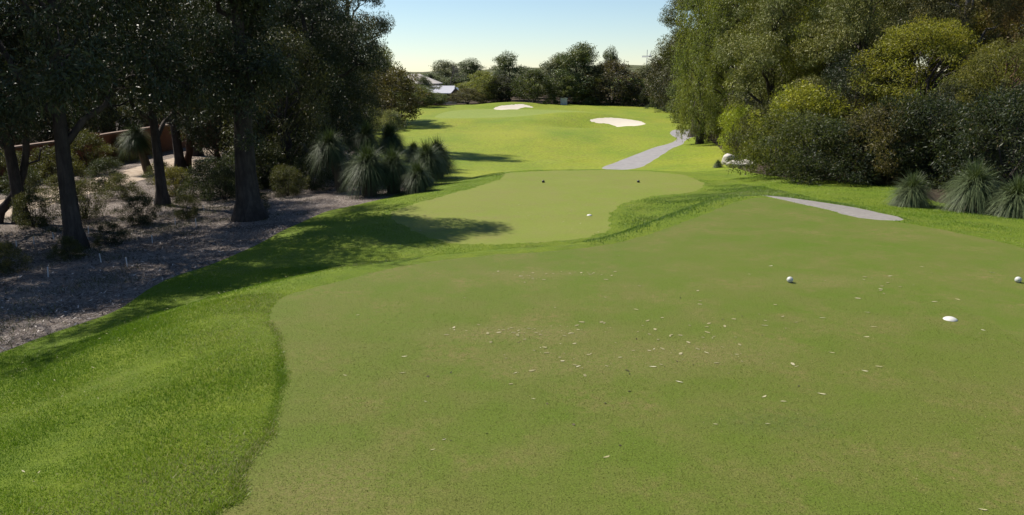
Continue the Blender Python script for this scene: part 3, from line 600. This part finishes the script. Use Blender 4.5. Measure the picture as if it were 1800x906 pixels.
# ------------------------------------------------------------------ built things
def boxv(x0, x1, y0, y1, z0, z1):
    v = [(x, y, z) for z in (z0, z1) for x, y in ((x0, y0), (x1, y0), (x1, y1), (x0, y1))]
    f = [(3, 2, 1, 0), (4, 5, 6, 7), (0, 1, 5, 4), (1, 2, 6, 5), (2, 3, 7, 6), (3, 0, 4, 7)]
    return v, f
def boxes(name, bl, mat, parent=None):
    v, f = [], []
    for b in bl:
        a, c = boxv(*b); f += [tuple(i + len(v) for i in q) for q in c]; v += a
    me = bpy.data.meshes.new(name); me.from_pydata(v, [], f); me.materials.append(M[mat]); return link(name, me, parent)
def poly(name, v, f, mat, parent=None, smooth=False):
    me = bpy.data.meshes.new(name); me.from_pydata(v, [], f); me.materials.append(M[mat])
    if smooth: me.polygons.foreach_set('use_smooth', [True] * len(f))
    me.update(); return link(name, me, parent)
def plain(name, col, rough=.8, spec=.3, var=.25, sc=3.0):
    k = Nodes(name); n = k.noise(k.pos(), sc, 5, .7)
    M[name] = k.pbr(k.mix(n, tuple(c * (1 - var) for c in col), tuple(min(1, c * (1 + var)) for c in col)), rough, spec, k.bump(k.noise(k.pos(), sc * 8, 3), .2, .01))
plain('cream_wall', (.45, .40, .33)); plain('brick_red', (.18, .085, .055), .9, .1, .35, 5.); plain('white_paint', (.52, .50, .46), .5, .4, .06); plain('dark_glass', (.03, .035, .04), .15, .5)
plain('coping', (.20, .14, .11), .9); plain('ball_white', (.46, .46, .42), .35, .5, .05, 20.); plain('ball_black', (.02, .02, .018), .35, .5); plain('timber', (.14, .10, .075)); plain('galvanised', (.42, .42, .44), .45, .5, .1)
plain('pale_stone', (.50, .46, .42), .9, .1, .3, 3.5); plain('box_grey', (.42, .43, .40), .6); plain('stake_white', (.5, .49, .5), .6, .3, .1)
k = Nodes('roof_metal'); wv = k.n('ShaderNodeTexWave', wave_type='BANDS', bands_direction='X'); k.l(k.pos(), wv.inputs[0]); wv.inputs['Scale'].default_value = 2.6
M['roof_metal'] = k.pbr(k.mix(k.noise(k.pos(), .8, 4), (.36, .36, .39), (.46, .45, .48)), .42, .5, k.bump(wv.outputs['Fac'], .5, .04))
k = Nodes('roof_tile_pale'); M['roof_pale'] = k.pbr(k.mix(k.noise(k.pos(), 2., 5), (.34, .31, .28), (.44, .40, .36)), .8, .2, k.bump(k.noise(k.pos(), 9, 3), .5, .05))

# hipped house
x0, x1, yy = X(688, 152), X(772, 152), 152.; zb = Z((x0 + x1) / 2, yy); ze = ZR(147, yy); zp = ZR(130, yy + 4)
h = link('house', None, loc=(0, 0, 0)); tag(h, 'house with pale hipped tile roof half hidden by dark trees', 'house')
boxes('wall', [(x0 + .5, x1 - .5, yy + .5, yy + 8.5, zb - .5, ze)], 'cream_wall', h)
poly('roof', [(x0, yy, ze), (x1, yy, ze), (x1, yy + 9, ze), (x0, yy + 9, ze), (x0 + 3.8, yy + 4.5, zp), (x1 - 4.4, yy + 4.5, zp), (x0, yy, ze - .18), (x1, yy, ze - .18), (x1, yy + 9, ze - .18), (x0, yy + 9, ze - .18)],
    [(0, 1, 5, 4), (1, 2, 5), (2, 3, 4, 5), (3, 0, 4), (0, 6, 7, 1), (1, 7, 8, 2), (2, 8, 9, 3), (3, 9, 6, 0)], 'roof_pale', h)
for q in (.2, .55):
    wx = x0 + (x1 - x0) * q; wn = boxes('window', [(wx, wx + 1.6, yy + .42, yy + .52, zb + .9, zb + 2.1)], 'white_paint', h); boxes('pane', [(wx + .1, wx + 1.5, yy + .39, yy + .425, zb + 1.0, zb + 2.0)], 'dark_glass', wn)
# verandah house
yy = 143.; x0, x1 = X(746, yy), X(798, yy); zb = Z(x1, yy); ze = ZR(164, yy); zr = ZR(151, yy + 3.2)
h = link('house', None); tag(h, 'low house with shiny metal verandah roof and small gable', 'house')
boxes('wall', [(x0 + .3, x1 - .2, yy + 2.2, yy + 6.2, zb - .5, ze + .5)], 'timber', h)
poly('roof', [(x0, yy, ze), (x1, yy, ze), (x1, yy + 3.2, zr), (x0, yy + 3.2, zr), (x1, yy + 6.6, ze), (x0, yy + 6.6, ze), (x0, yy, ze - .12), (x1, yy, ze - .12)],
    [(0, 1, 2, 3), (3, 2, 4, 5), (0, 6, 7, 1)], 'roof_metal', h)
for i in range(4): boxes('post', [(x0 + .4 + i * (x1 - x0 - .8) / 3 - .07, x0 + .4 + i * (x1 - x0 - .8) / 3 + .07, yy + .15, yy + .29, zb - .3, ze - .02)], 'white_paint', h)
boxes('low_brick_wall', [(x0 + .2, x1 - .4, yy + .35, yy + .6, zb - .4, zb + .85)], 'brick_red', h)
for q in (.45, .72):
    wx = x0 + (x1 - x0) * q; wn = boxes('window', [(wx, wx + 1.1, yy + 2.1, yy + 2.22, zb + .9, zb + 2.0)], 'white_paint', h); boxes('pane', [(wx + .08, wx + 1.02, yy + 2.06, yy + 2.11, zb + .98, zb + 1.92)], 'dark_glass', wn)
gx0, gx1, gy = X(794, yy), X(810, yy), yy - .6; gz = ze - .1; gp = ZR(155, yy)
poly('gable', [(gx0, gy, zb - .4), (gx1, gy, zb - .4), (gx1, gy, gz), ((gx0 + gx1) / 2, gy, gp), (gx0, gy, gz), (gx0, gy + 4, zb - .4), (gx1, gy + 4, zb - .4), (gx1, gy + 4, gz), ((gx0 + gx1) / 2, gy + 4, gp), (gx0, gy + 4, gz)],
    [(0, 1, 2, 3, 4), (1, 6, 7, 2), (5, 0, 4, 9), (9, 8, 7, 6, 5)], 'timber', h)
gm = (gx0 + gx1) / 2
poly('gable_roof', [(gx0 - .25, gy - .3, gz - .1), (gm, gy - .3, gp + .12), (gx1 + .25, gy - .3, gz - .1), (gx0 - .25, gy + 4, gz - .1), (gm, gy + 4, gp + .12), (gx1 + .25, gy + 4, gz - .1), (gx0 - .25, gy - .3, gz - .24), (gm, gy - .3, gp - .04), (gx1 + .25, gy - .3, gz - .24)],
    [(0, 1, 4, 3), (1, 2, 5, 4), (0, 6, 7, 1), (1, 7, 8, 2)], 'roof_metal', h)
a = X(776, 139); b = X(803, 139); z_ = Z(b, 139); pw = boxes('garden_wall', [(a, b, 138.8, 139.0, z_ - .4, z_ + .42)], 'white_paint'); tag(pw, 'low white garden wall in front of the verandah house', 'wall', kind='thing')
# antenna on a mast
ax, ay = X(1134, 152), 152.; az = Z(ax, ay); zt_ = ZR(96, ay); an = link('antenna', None, loc=(ax, ay, az)); tag(an, 'tall thin TV antenna mast above the far trees', 'antenna')
boxes('mast', [(-.05, .05, -.05, .05, -.3, zt_ - az + .9)], 'galvanised', an); bo = boxes('boom', [(-1.0, .9, -.04, .04, zt_ - az - .35, zt_ - az - .26)], 'galvanised', an)
for i in range(7): boxes('element', [(-.95 + i * .3, -.9 + i * .3, -.5, .5, zt_ - az - .62 + .02 * i, zt_ - az - .36 + .02 * i)], 'galvanised', bo)
boxes('reflector', [(.55, .62, -.6, .6, zt_ - az - .55, zt_ - az + .05)], 'galvanised', an)
# brick-red wall behind the sandy track
wl = link('wall', None); tag(wl, 'low reddish brown wall behind the sunlit sandy track', 'wall', kind='thing')
ys = np.linspace(20, 66, 24)
v, f, v2, f2 = [], [], [], []
for i, q in enumerate(ys):
    wx = -24.3 - .02 * (q - 20); zz = Z(wx, q); v += [(wx, q, zz - .4), (wx, q, zz + 1.75), (wx - .24, q, zz + 1.75), (wx - .24, q, zz - .4)]; v2 += [(wx + .05, q, zz + 1.753), (wx + .05, q, zz + 1.85), (wx - .29, q, zz + 1.85), (wx - .29, q, zz + 1.753)]
    if i: 
        a = 4 * i; f += [(a, a + 1, a - 3, a - 4), (a + 1, a + 2, a - 2, a - 3), (a + 2, a + 3, a - 1, a - 2)]; f2 += [(a, a + 1, a - 3, a - 4), (a + 1, a + 2, a - 2, a - 3), (a + 2, a + 3, a - 1, a - 2), (a + 3, a, a - 4, a - 1)]
for L_, F_ in ((v, f), (v2, f2)): n_ = len(L_); F_ += [(0, 1, 2, 3), (n_ - 1, n_ - 2, n_ - 3, n_ - 4)]
poly('brickwork', v, f, 'brick_red', wl); poly('coping', v2, f2, 'coping', wl)
for i in range(0, 24, 4):
    q = ys[i]; wx = -24.3 - .02 * (q - 20); zz = Z(wx, q); boxes('pier', [(wx - .36, wx + .12, q - .22, q + .22, zz - .4, zz + 1.98)], 'brick_red', wl)
# utility box behind the green
bx_, by_ = X(991, 136.5), 136.5; bz_ = Z(bx_, by_); ub = link('utility_box', None, loc=(bx_, by_, bz_)); tag(ub, 'pale grey utility box standing behind the green', 'box')
boxes('cabinet', [(-.6, .6, -.3, .3, -.1, 1.15)], 'box_grey', ub); boxes('lid', [(-.66, .66, -.36, .36, 1.152, 1.24)], 'box_grey', ub); boxes('door', [(-.5, .5, -.325, -.302, .1, 1.05)], 'box_grey', ub)

# leaning and bent trunks, stump, boulders
def trunk_thing(name, pts, rad, mat, label, cat, extra=()):
    o = link(name, None, loc=pts[0]); tag(o, label, cat)
    w_ = Wood(); q = np.array(pts) - np.array(pts[0]); t = np.linspace(0, 1, 12); c = np.column_stack([np.interp(t, np.linspace(0, 1, len(q)), q[:, i]) for i in range(3)])
    for _ in range(2): c[1:-1] = (c[:-2] + 2 * c[1:-1] + c[2:]) / 4
    w_.tube(c + np.random.default_rng(3).normal(size=c.shape) * .012, np.interp(t, np.linspace(0, 1, len(rad)), rad), 8); link('trunk', w_.mesh('trunk_mesh', mat), o)
    for e_ in extra:
        w_ = Wood(); w_.tube(curve(c[e_[0]], c[e_[0]] + np.array(e_[1]), np.random.default_rng(5), 6, .1, .05), e_[2] * np.linspace(1, .3, 6), 6); link('branch', w_.mesh('branch_mesh', mat), o)
    return o
x, y, z = G(8, 392); trunk_thing('bent_tree', [(x - .3, y, z - .15), (x - .1, y, z + .55), (x + .55, y, z + .9), (x + 1.0, y + .2, z + 2.0), (x + 1.25, y + .3, z + 4.2), (x + 1.0, y + .3, z + 6.5)], [.2, .17, .14, .12, .1, .06], 'bark', 'bent dark trunk leaning over the sandy track', 'tree', [(5, (.9, .5, 1.4), .06), (8, (-1.0, .4, 1.3), .05)])
x, y, z = G(330, 300); trunk_thing('leaning_tree', [(x, y, z - .15), (x + .15, y, z + 1.0), (x + .35, y, z + 2.0), (x + .2, y, z + 3.4), (x + .6, y, z + 6.0)], [.24, .2, .18, .14, .07], 'redbark', 'red-brown leaning trunk at the grassy end of the sandy track', 'tree', [(4, (1.3, .2, -.35), .09), (6, (-.9, .3, 1.2), .07)])
x, y, z = G(556, 312); trunk_thing('stump', [(x, y, z - .15), (x - .2, y, z + .7), (x - .5, y, z + 1.45), (x - .62, y, z + 1.75)], [.22, .2, .19, .15], 'greybark', 'leaning grey stump left of the grass tree cluster', 'stump')
def boulder(px, row, sx, sy, sz, label, seed, rz):
    import bmesh
    bm = bmesh.new(); bmesh.ops.create_icosphere(bm, subdivisions=4, radius=1); g = np.random.default_rng(seed); pl = unit(g.normal(size=(16, 3))); of = .72 + .25 * g.random(16)
    for vv in bm.verts:
        c = np.array(vv.co); s = 1.0
        for n_, d_ in zip(pl, of):
            q = c @ n_
            if q > d_: c = c - n_ * (q - d_) * .85
        c = c * (1 + .03 * math.sin(c[0] * 9 + c[1] * 7) * math.sin(c[2] * 8)); vv.co = c * np.array([sx, sy, sz])
    me = bpy.data.meshes.new('boulder'); bm.to_mesh(me); bm.free(); me.materials.append(M['pale_stone']); me.polygons.foreach_set('use_smooth', [True] * len(me.polygons))
    x, y, z = G(px, row); tag(link('boulder', me, loc=(x, y, z + sz * .45), rz=rz), label, 'boulder', 'pale boulders by the shrubs')
boulder(1281, 289, .42, .40, .42, 'smaller upright pale boulder next to the tiny grass tree', 1, .3)
boulder(1304, 294, .80, .45, .30, 'long low pale boulder at the foot of the sapling', 2, -.25)

# tee markers: dimpled balls
def ball_mesh(rad, mat):
    import bmesh
    bm = bmesh.new(); bmesh.ops.create_icosphere(bm, subdivisions=5, radius=1)
    n = 120; i = np.arange(n) + .5; ph = np.arccos(1 - 2 * i / n); th = np.pi * (1 + 5 ** .5) * i; dp = np.column_stack([np.cos(th) * np.sin(ph), np.sin(th) * np.sin(ph), np.cos(ph)])
    for vv in bm.verts:
        c = np.array(vv.co); d = (dp @ c).max(); s = 1 - .05 * max(0., 1 - (math.acos(min(1, d)) / .135) ** 2); vv.co = c * s * rad
    me = bpy.data.meshes.new('ball'); bm.to_mesh(me); bm.free(); me.materials.append(M[mat]); me.polygons.foreach_set('use_smooth', [True] * len(me.polygons)); return me
SPK = Wood(); SPK.tube([(0, 0, -.12), (0, 0, 0.01)], [.006, .008], 6); spk = SPK.mesh('spike_mesh', 'galvanised')
bw = ball_mesh(.051, 'ball_white'); bb = ball_mesh(.062, 'ball_black')
for px, row, me, lab, gp_ in [(1388, 498.5, bw, 'white dimpled ball tee marker nearer the middle of the near tee', 'white tee markers'), (1789, 497, bw, 'white dimpled ball tee marker at the frame edge', 'white tee markers'),
    (955, 321.5, bb, 'black ball tee marker on the far tee, left of the pair', 'black tee markers'), (1122, 321.5, bb, 'black ball tee marker on the far tee, nearer the cart path', 'black tee markers')]:
    x, y, z = G(px, row); o = link('tee_marker', None, loc=(x, y, z)); tag(o, lab, 'tee marker', gp_); link('ball', me, o, loc=(0, 0, .046)); link('spike', spk, o)
# white domed distance plates
def plate(px, row, rad, label):
    pr = [(0, .034), (.25, .033), (.5, .028), (.75, .018), (.93, .006), (1.0, -.004)]; v, f = [(0, 0, .034)], []; S_ = 24
    for u, hh in pr[1:]: v += [(rad * u * math.cos(2 * math.pi * j / S_), rad * u * math.sin(2 * math.pi * j / S_), hh) for j in range(S_)]
    f += [(0, 1 + j, 1 + (j + 1) % S_) for j in range(S_)]
    for r_ in range(len(pr) - 2): f += [(1 + r_ * S_ + j, 1 + (r_ + 1) * S_ + j, 1 + (r_ + 1) * S_ + (j + 1) % S_, 1 + r_ * S_ + (j + 1) % S_) for j in range(S_)]
    x, y, z = G(px, row); o = poly('distance_plate', v, f, 'white_paint', None, True); o.location = (x, y, z + .006); tag(o, label, 'marker plate', 'white distance plates')
plate(1670, 564, .092, 'white domed distance plate on the near tee'); plate(1036, 379.5, .085, 'white domed distance plate on the far tee')
# white plant stakes
SW = Wood(); SW.tube([(0, 0, -.1), (0, 0, .25)], [.014, .014], 6); SW.tube([(0, 0, .248), (0, 0, .26)], [.014, .004], 6); st = SW.mesh('stake_mesh', 'stake_white')
for i, (px, row) in enumerate([(156, 412), (95, 423), (60, 430), (30, 437), (268, 428), (271, 361), (359, 373), (345, 398), (85, 488), (178, 462), (308, 397), (430, 372), (224, 470)]):
    x, y, z = G(px, row); o = link('plant_stake', st, loc=(x, y, z)); o.rotation_euler = (random.uniform(-.12, .12), random.uniform(-.12, .12), 0); tag(o, 'short white plant stake in the shaded mulch bed', 'stake', 'white plant stakes')

# fallen gum leaves on the near tee, each one its own
LEAFM = []
k = Nodes('dry_leaf'); M['dry_leaf'] = k.pbr(k.mix(k.n('ShaderNodeObjectInfo').outputs['Random'], (.34, .31, .15), (.52, .49, .34)), .7, .3)
for s in range(3):
    g = np.random.default_rng(200 + s); v, f = [], []
    for i in range(7):
        u = i / 6; wv_ = .5 * (math.sin(math.pi * u ** .8) ** .9) * .24 + .004; cv = .10 * math.sin(u * 2.4 + s); zz = .006 + .03 * (u - .5) ** 2 * (s + 1)
        v += [(u - .5, cv - wv_, zz + .02), (u - .5, cv, zz), (u - .5, cv + wv_, zz + .02)]
        if i: a = 3 * i; f += [(a - 3, a, a + 1, a - 2), (a - 2, a + 1, a + 2, a - 1)]
    me = bpy.data.meshes.new('leaf'); me.from_pydata(v, [], f); me.materials.append(M['dry_leaf']); LEAFM.append(me)
for i, (px, row) in enumerate([(1317,484),(1354,469),(1399,569),(1375,558),(1446,561),(1524,552),(1536,576),(1522,594),(1728,582),(1743,480),(1643,532),(1683,527),(1565,487),(1344,573),(1194,674),(1257,750),(1349,750),(1444,694),
    (1017,647),(1147,647),(1242,622),(1270,612),(1295,625),(1462,621),(1401,645),(1520,653),(1545,645),(1342,700),(1377,710),(1727,898),(1002,589),(1065,808),(711,628),(607,663),(748,709),(707,659),(629,555),(780,775),(761,795),(905,657),(938,703),(1620,470),(1118,545)]):
    x, y, z = G(px, row); L_ = random.uniform(.05, .10) * (.85 if row > 700 else 1.0); o = link('fallen_leaf', LEAFM[i % 3], loc=(x, y, z + .003), rz=random.uniform(-.7, .7) + (3.14 if i % 2 else 0), sc=(L_, L_, L_)); o.rotation_euler[0] = random.uniform(-.25, .25)
    tag(o, 'pale dry gum leaf lying on the near tee', 'leaf', 'dry leaves on the near tee')

# ------------------------------------------------------------------ loose stuff: divot sand, crumbs, litter, grass blades
def scatter_mat(name, ramp_stops, trans=0.0, spec=.2, rough=.7):
    k = Nodes(name); c = k.ramp(k.attr('rnd'), ramp_stops)
    d = k.n('ShaderNodeBsdfPrincipled'); k.l(c, d.inputs['Base Color']); d.inputs['Roughness'].default_value = rough; d.inputs['Specular IOR Level'].default_value = spec
    if trans:
        t = k.n('ShaderNodeBsdfTranslucent'); k.l(c, t.inputs[0]); mx = k.n('ShaderNodeMixShader'); mx.inputs[0].default_value = trans
        k.l(d.outputs[0], mx.inputs[1]); k.l(t.outputs[0], mx.inputs[2]); k.l(mx.outputs[0], k.out.inputs[0])
    else: k.l(d.outputs[0], k.out.inputs[0])
    M[name] = k.m
scatter_mat('chips', [(0., (.04, .03, .025)), (.5, (.13, .10, .085)), (.85, (.28, .235, .205)), (1., (.50, .45, .41))])
scatter_mat('divot', [(0., (.17, .16, .07)), (.6, (.23, .21, .10)), (.92, (.30, .27, .15)), (1., (.42, .38, .25))])
scatter_mat('crumb', [(0., (.02, .018, .012)), (.6, (.05, .04, .02)), (1., (.10, .08, .04))])
scatter_mat('rough_blade', [(0., (.08, .155, .006)), (.45, (.145, .245, .010)), (.8, (.215, .295, .018)), (.93, (.26, .28, .055)), (1., (.36, .33, .16))], .3, .3, .5)
scatter_mat('deep_blade', [(0., (.075, .14, .018)), (.5, (.12, .20, .024)), (.9, (.18, .25, .05)), (1., (.27, .29, .12))], .3, .3, .5)
scatter_mat('tee_blade', [(0., (.09, .11, .017)), (.4, (.125, .150, .024)), (.75, (.165, .18, .035)), (.92, (.24, .21, .08)), (1., (.36, .29, .15))], .25, .2, .6)
def flat_bits(name, xy, ln, asp, mat, label, cat=None, tilt=.2, lift=.006, seed=1, sides=4):
    g = np.random.default_rng(seed); n = len(xy); z = zt(xy[:, 0], xy[:, 1]) + lift; a = g.random(n) * 6.283; ln = ln * (.35 + 1.3 * g.random(n) ** 2)
    d = np.column_stack([np.cos(a), np.sin(a), g.normal(size=n) * tilt]); s = np.column_stack([-np.sin(a), np.cos(a), g.normal(size=n) * tilt]); c = np.column_stack([xy, z])
    vs_ = []
    for j in range(sides):
        t = 2 * math.pi * j / sides; q = .75 + .5 * g.random(n); vs_.append(c + d * (ln * .5 * math.cos(t) * q)[:, None] + s * (ln * .5 * asp * math.sin(t) * q)[:, None])
    v = np.stack(vs_, 1).reshape(-1, 3); v[:, 2] = np.maximum(v[:, 2], np.repeat(z - lift + .003, sides))
    o = link(name, np_mesh(name, v, np.arange(sides * n).reshape(-1, sides), M[mat], {'rnd': g.random(n)})); o['kind'] = 'stuff'; o['label'] = label; return o
def sample(n, bx, keep, seed, wt=None):
    g = np.random.default_rng(seed); x = bx[0] + (bx[1] - bx[0]) * g.random(n); y = bx[2] + (bx[3] - bx[2]) * g.random(n) ** (1.0 if wt is None else wt)
    m = keep(x, y); return np.column_stack([x[m], y[m]])
def ell(px, row, rx, ry, n, seed):
    g = np.random.default_rng(seed); q = g.normal(size=(n, 2)) * .5; out = [P(px + rx * a, row + ry * b, 0) for a, b in q]; return np.array(out)
flat_bits('divot_sand', np.concatenate([ell(930, 487, 40, 10, 22, 1), ell(1030, 482, 50, 5, 22, 2), ell(910, 582, 110, 12, 70, 3), ell(1010, 625, 150, 45, 34, 4), ell(1240, 620, 110, 45, 26, 5), ell(1200, 560, 300, 90, 60, 6), ell(1550, 500, 130, 25, 26, 7)]), .055, .5, 'divot', 'scattered pale sand-filled divot marks on the near tee', tilt=.03, seed=31, sides=6)
flat_bits('dark_crumbs', ell(1100, 620, 420, 130, 50, 9), .028, .6, 'crumb', 'small dark crumbs of leaf and soil on the near tee', tilt=.3, seed=32, sides=5)
z2 = lambda x, y: inside(TEE2, x, y)
flat_bits('divot_sand_far', sample(420, (-3, 6, 20, 28), lambda x, y: z2(x, y) & (np.random.default_rng(4).random(len(x)) < .5), 33), .06, .5, 'divot', 'pale divot specks on the far tee', tilt=.03, seed=34, sides=6)
inm = lambda x, y: inside(MULCH, x, y) & ~inside(TRACK, x, y)
flat_bits('mulch_chips', np.concatenate([sample(60000, (-20, -4, 5, 24), inm, 35), sample(30000, (-22, -4, 20, 42), inm, 36)]), .065, .26, 'chips', 'bark chips and dry leaf litter strewn over the mulch bed', tilt=.45, lift=.02, seed=37)
flat_bits('loose_leaf_litter', sample(1800, (-9, -3.2, 5.5, 16), lambda x, y: ~inside(TEE1, x, y) & ~inside(MULCH, x, y) & (np.random.default_rng(8).random(len(x)) < sst(-3, -9, x)), 38), .032, .3, 'divot', 'small pale leaves fallen on the rough bank', tilt=.3, lift=.045, seed=39)

def blades(name, xy, h, wd, mat, label, seed, lean=.55, var=1.0):
    g = np.random.default_rng(seed); n = len(xy); z = zt(xy[:, 0], xy[:, 1]); a = g.random(n) * 6.283; hh = h * (.55 + .75 * g.random(n)); ww = wd * (.6 + .8 * g.random(n))
    # patches grow taller and shorter
    pt = .8 + .35 * var * np.sin(xy[:, 0] * 2.1 + 1.7 * np.sin(xy[:, 1] * 1.3)) * np.sin(xy[:, 1] * 1.9 + xy[:, 0]); hh *= pt
    b = np.column_stack([xy, z - .004]); s = np.column_stack([np.cos(a), np.sin(a), np.zeros(n)]) * (ww * .5)[:, None]
    ln = g.normal(size=(n, 2)) * lean; tip = b + np.column_stack([ln[:, 0] * hh, ln[:, 1] * hh, hh])
    v = np.stack([b - s, b + s, tip], 1).reshape(-1, 3)
    tone = np.clip(.48 + .38 * var * np.sin(xy[:, 0] * .9 + 2 * np.sin(xy[:, 1] * .5)) * np.sin(xy[:, 1] * .8) + g.normal(size=n) * .22, 0, 1)
    o = link(name, np_mesh(name, v, np.arange(3 * n).reshape(-1, 3), M[mat], {'rnd': tone})); o['kind'] = 'stuff'; o['label'] = label; return o
notz = lambda x, y: ~(inside(TEE1, x, y) | inside(TEE2, x, y) | inside(MULCH, x, y) | inside(FOREST, x, y) | inside(FOOT, x, y) | inside(CART, x, y))
rg = lambda x, y: notz(x, y) & (x < .25 - y * .0 )
blades('rough_grass', np.concatenate([sample(330000, (-9, -2.0, 3.6, 11), notz, 41, 1.25), sample(150000, (-9, -1, 10, 17), lambda x, y: notz(x, y) & (np.random.default_rng(59).random(len(x)) < np.maximum(sst(.3, 1.8, dist(TEE1[::9], x, y)), 1 - sst(10, 12.2, y))), 42)]), .034, .0065, 'rough_blade', 'thick bright green rough grass on the bank left of the near tee', 43)
blades('hollow_grass', sample(120000, (-8, 3, 15, 36), lambda x, y: notz(x, y) & ~((x > 1.5) & (y < 31)), 44), .03, .011, 'rough_blade', 'rough grass in the hollow left of the far tee', 54)
blades('bank_grass', sample(120000, (1.5, 9.5, 14, 30), lambda x, y: notz(x, y) & (np.random.default_rng(61).random(len(x)) < .15 + .85 * sst(.0, .9, np.minimum(dist(TEE2[::5], x, y), dist(TEE1[::9], x, y)))), 45), .05, .013, 'deep_blade', 'deeper green rough grass on the bank between the two tees', 46)
blades('verge_grass', np.concatenate([sample(60000, (6, 15, 8, 20), notz, 47), sample(50000, (8, 15, 18, 32), notz, 48)]), .035, .010, 'rough_blade', 'rough grass verge between the near tee and the forest', 49)
scatter_mat('scrub_blade', [(0., (.05, .045, .025)), (.4, (.075, .08, .03)), (.75, (.10, .115, .04)), (1., (.22, .19, .12))], .2, .2, .6)
def scrub(x, y):
    n_ = np.sin(x * 1.1 + 2.0 * np.sin(y * .6)) * np.sin(y * .9 + 1.3 * np.sin(x * .7)) + .5 * np.sin(x * 3.1 + y * 2.3) * np.sin(y * 2.9 - x * 1.7)
    return inm(x, y) & (n_ + .4 * np.random.default_rng(5).normal(size=len(x)) > .42 + .8 * sst(-9.5, -7.5, x))
blades('undergrowth', np.concatenate([sample(60000, (-20, -5, 9, 28), scrub, 55), sample(40000, (-19, -5, 22, 42), scrub, 56)]), .13, .012, 'scrub_blade', 'sparse tufts of scrub and dry grass in the mulch bed', 57, lean=.6)
blades('tee_grass', sample(420000, (-4.2, 6.6, 4.0, 13.0), lambda x, y: inside(TEE1, x, y) & (np.random.default_rng(58).random(len(x)) < 1 - sst(6.5, 12.8, y)), 50, 1.2), .014, .0075, 'tee_blade', 'fine closely cut grass of the near tee', 51, lean=.8, var=.2)
fr = TEE1[(TEE1[:, 1] > 3.5) & (TEE1[:, 1] < 9.6) & (TEE1[:, 0] < 3)]; g = np.random.default_rng(52); ii = g.integers(0, len(fr) - 1, 13000); tt = g.random(13000)[:, None]
fq = fr[ii] * (1 - tt) + fr[ii + 1] * tt; fq = fq[np.linalg.norm(fr[ii + 1] - fr[ii], axis=1) < 1.0]; fq = fq + g.normal(size=fq.shape) * .035
blades('edge_grass', fq, .034, .007, 'rough_blade', 'ragged fringe of longer grass along the near tee edge', 53, lean=.7)
# distant wooded ridge
g = np.random.default_rng(60); nx, ny = 160, 14; v = []
for j in range(ny):
    for i in range(nx):
        xx = -900 + 1800 * i / (nx - 1); u = j / (ny - 1); prof = math.sin(math.pi * u) ** .8; hgt = 9 + 3 * math.sin(xx * .006 + 1) + 2.0 * math.sin(xx * .017) + .9 * g.random()
        v.append((xx, 520 + 220 * u, -2 + prof * hgt))
f = [(j * nx + i, j * nx + i + 1, (j + 1) * nx + i + 1, (j + 1) * nx + i) for j in range(ny - 1) for i in range(nx - 1)]
k = Nodes('wooded_hill'); p = k.pos(); M['hill'] = k.pbr(k.mix(k.ramp(k.noise(p, .08, 6, .75), [(.35, 0.0), (.65, 1.0)]), (.05, .06, .03), (.12, .12, .06)), .95, .1, k.bump(k.noise(p, .15, 5), 1., 4.))
o = poly('hills', v, f, 'hill', None, True); o['kind'] = 'structure'; o['label'] = 'low wooded ridge on the horizon'
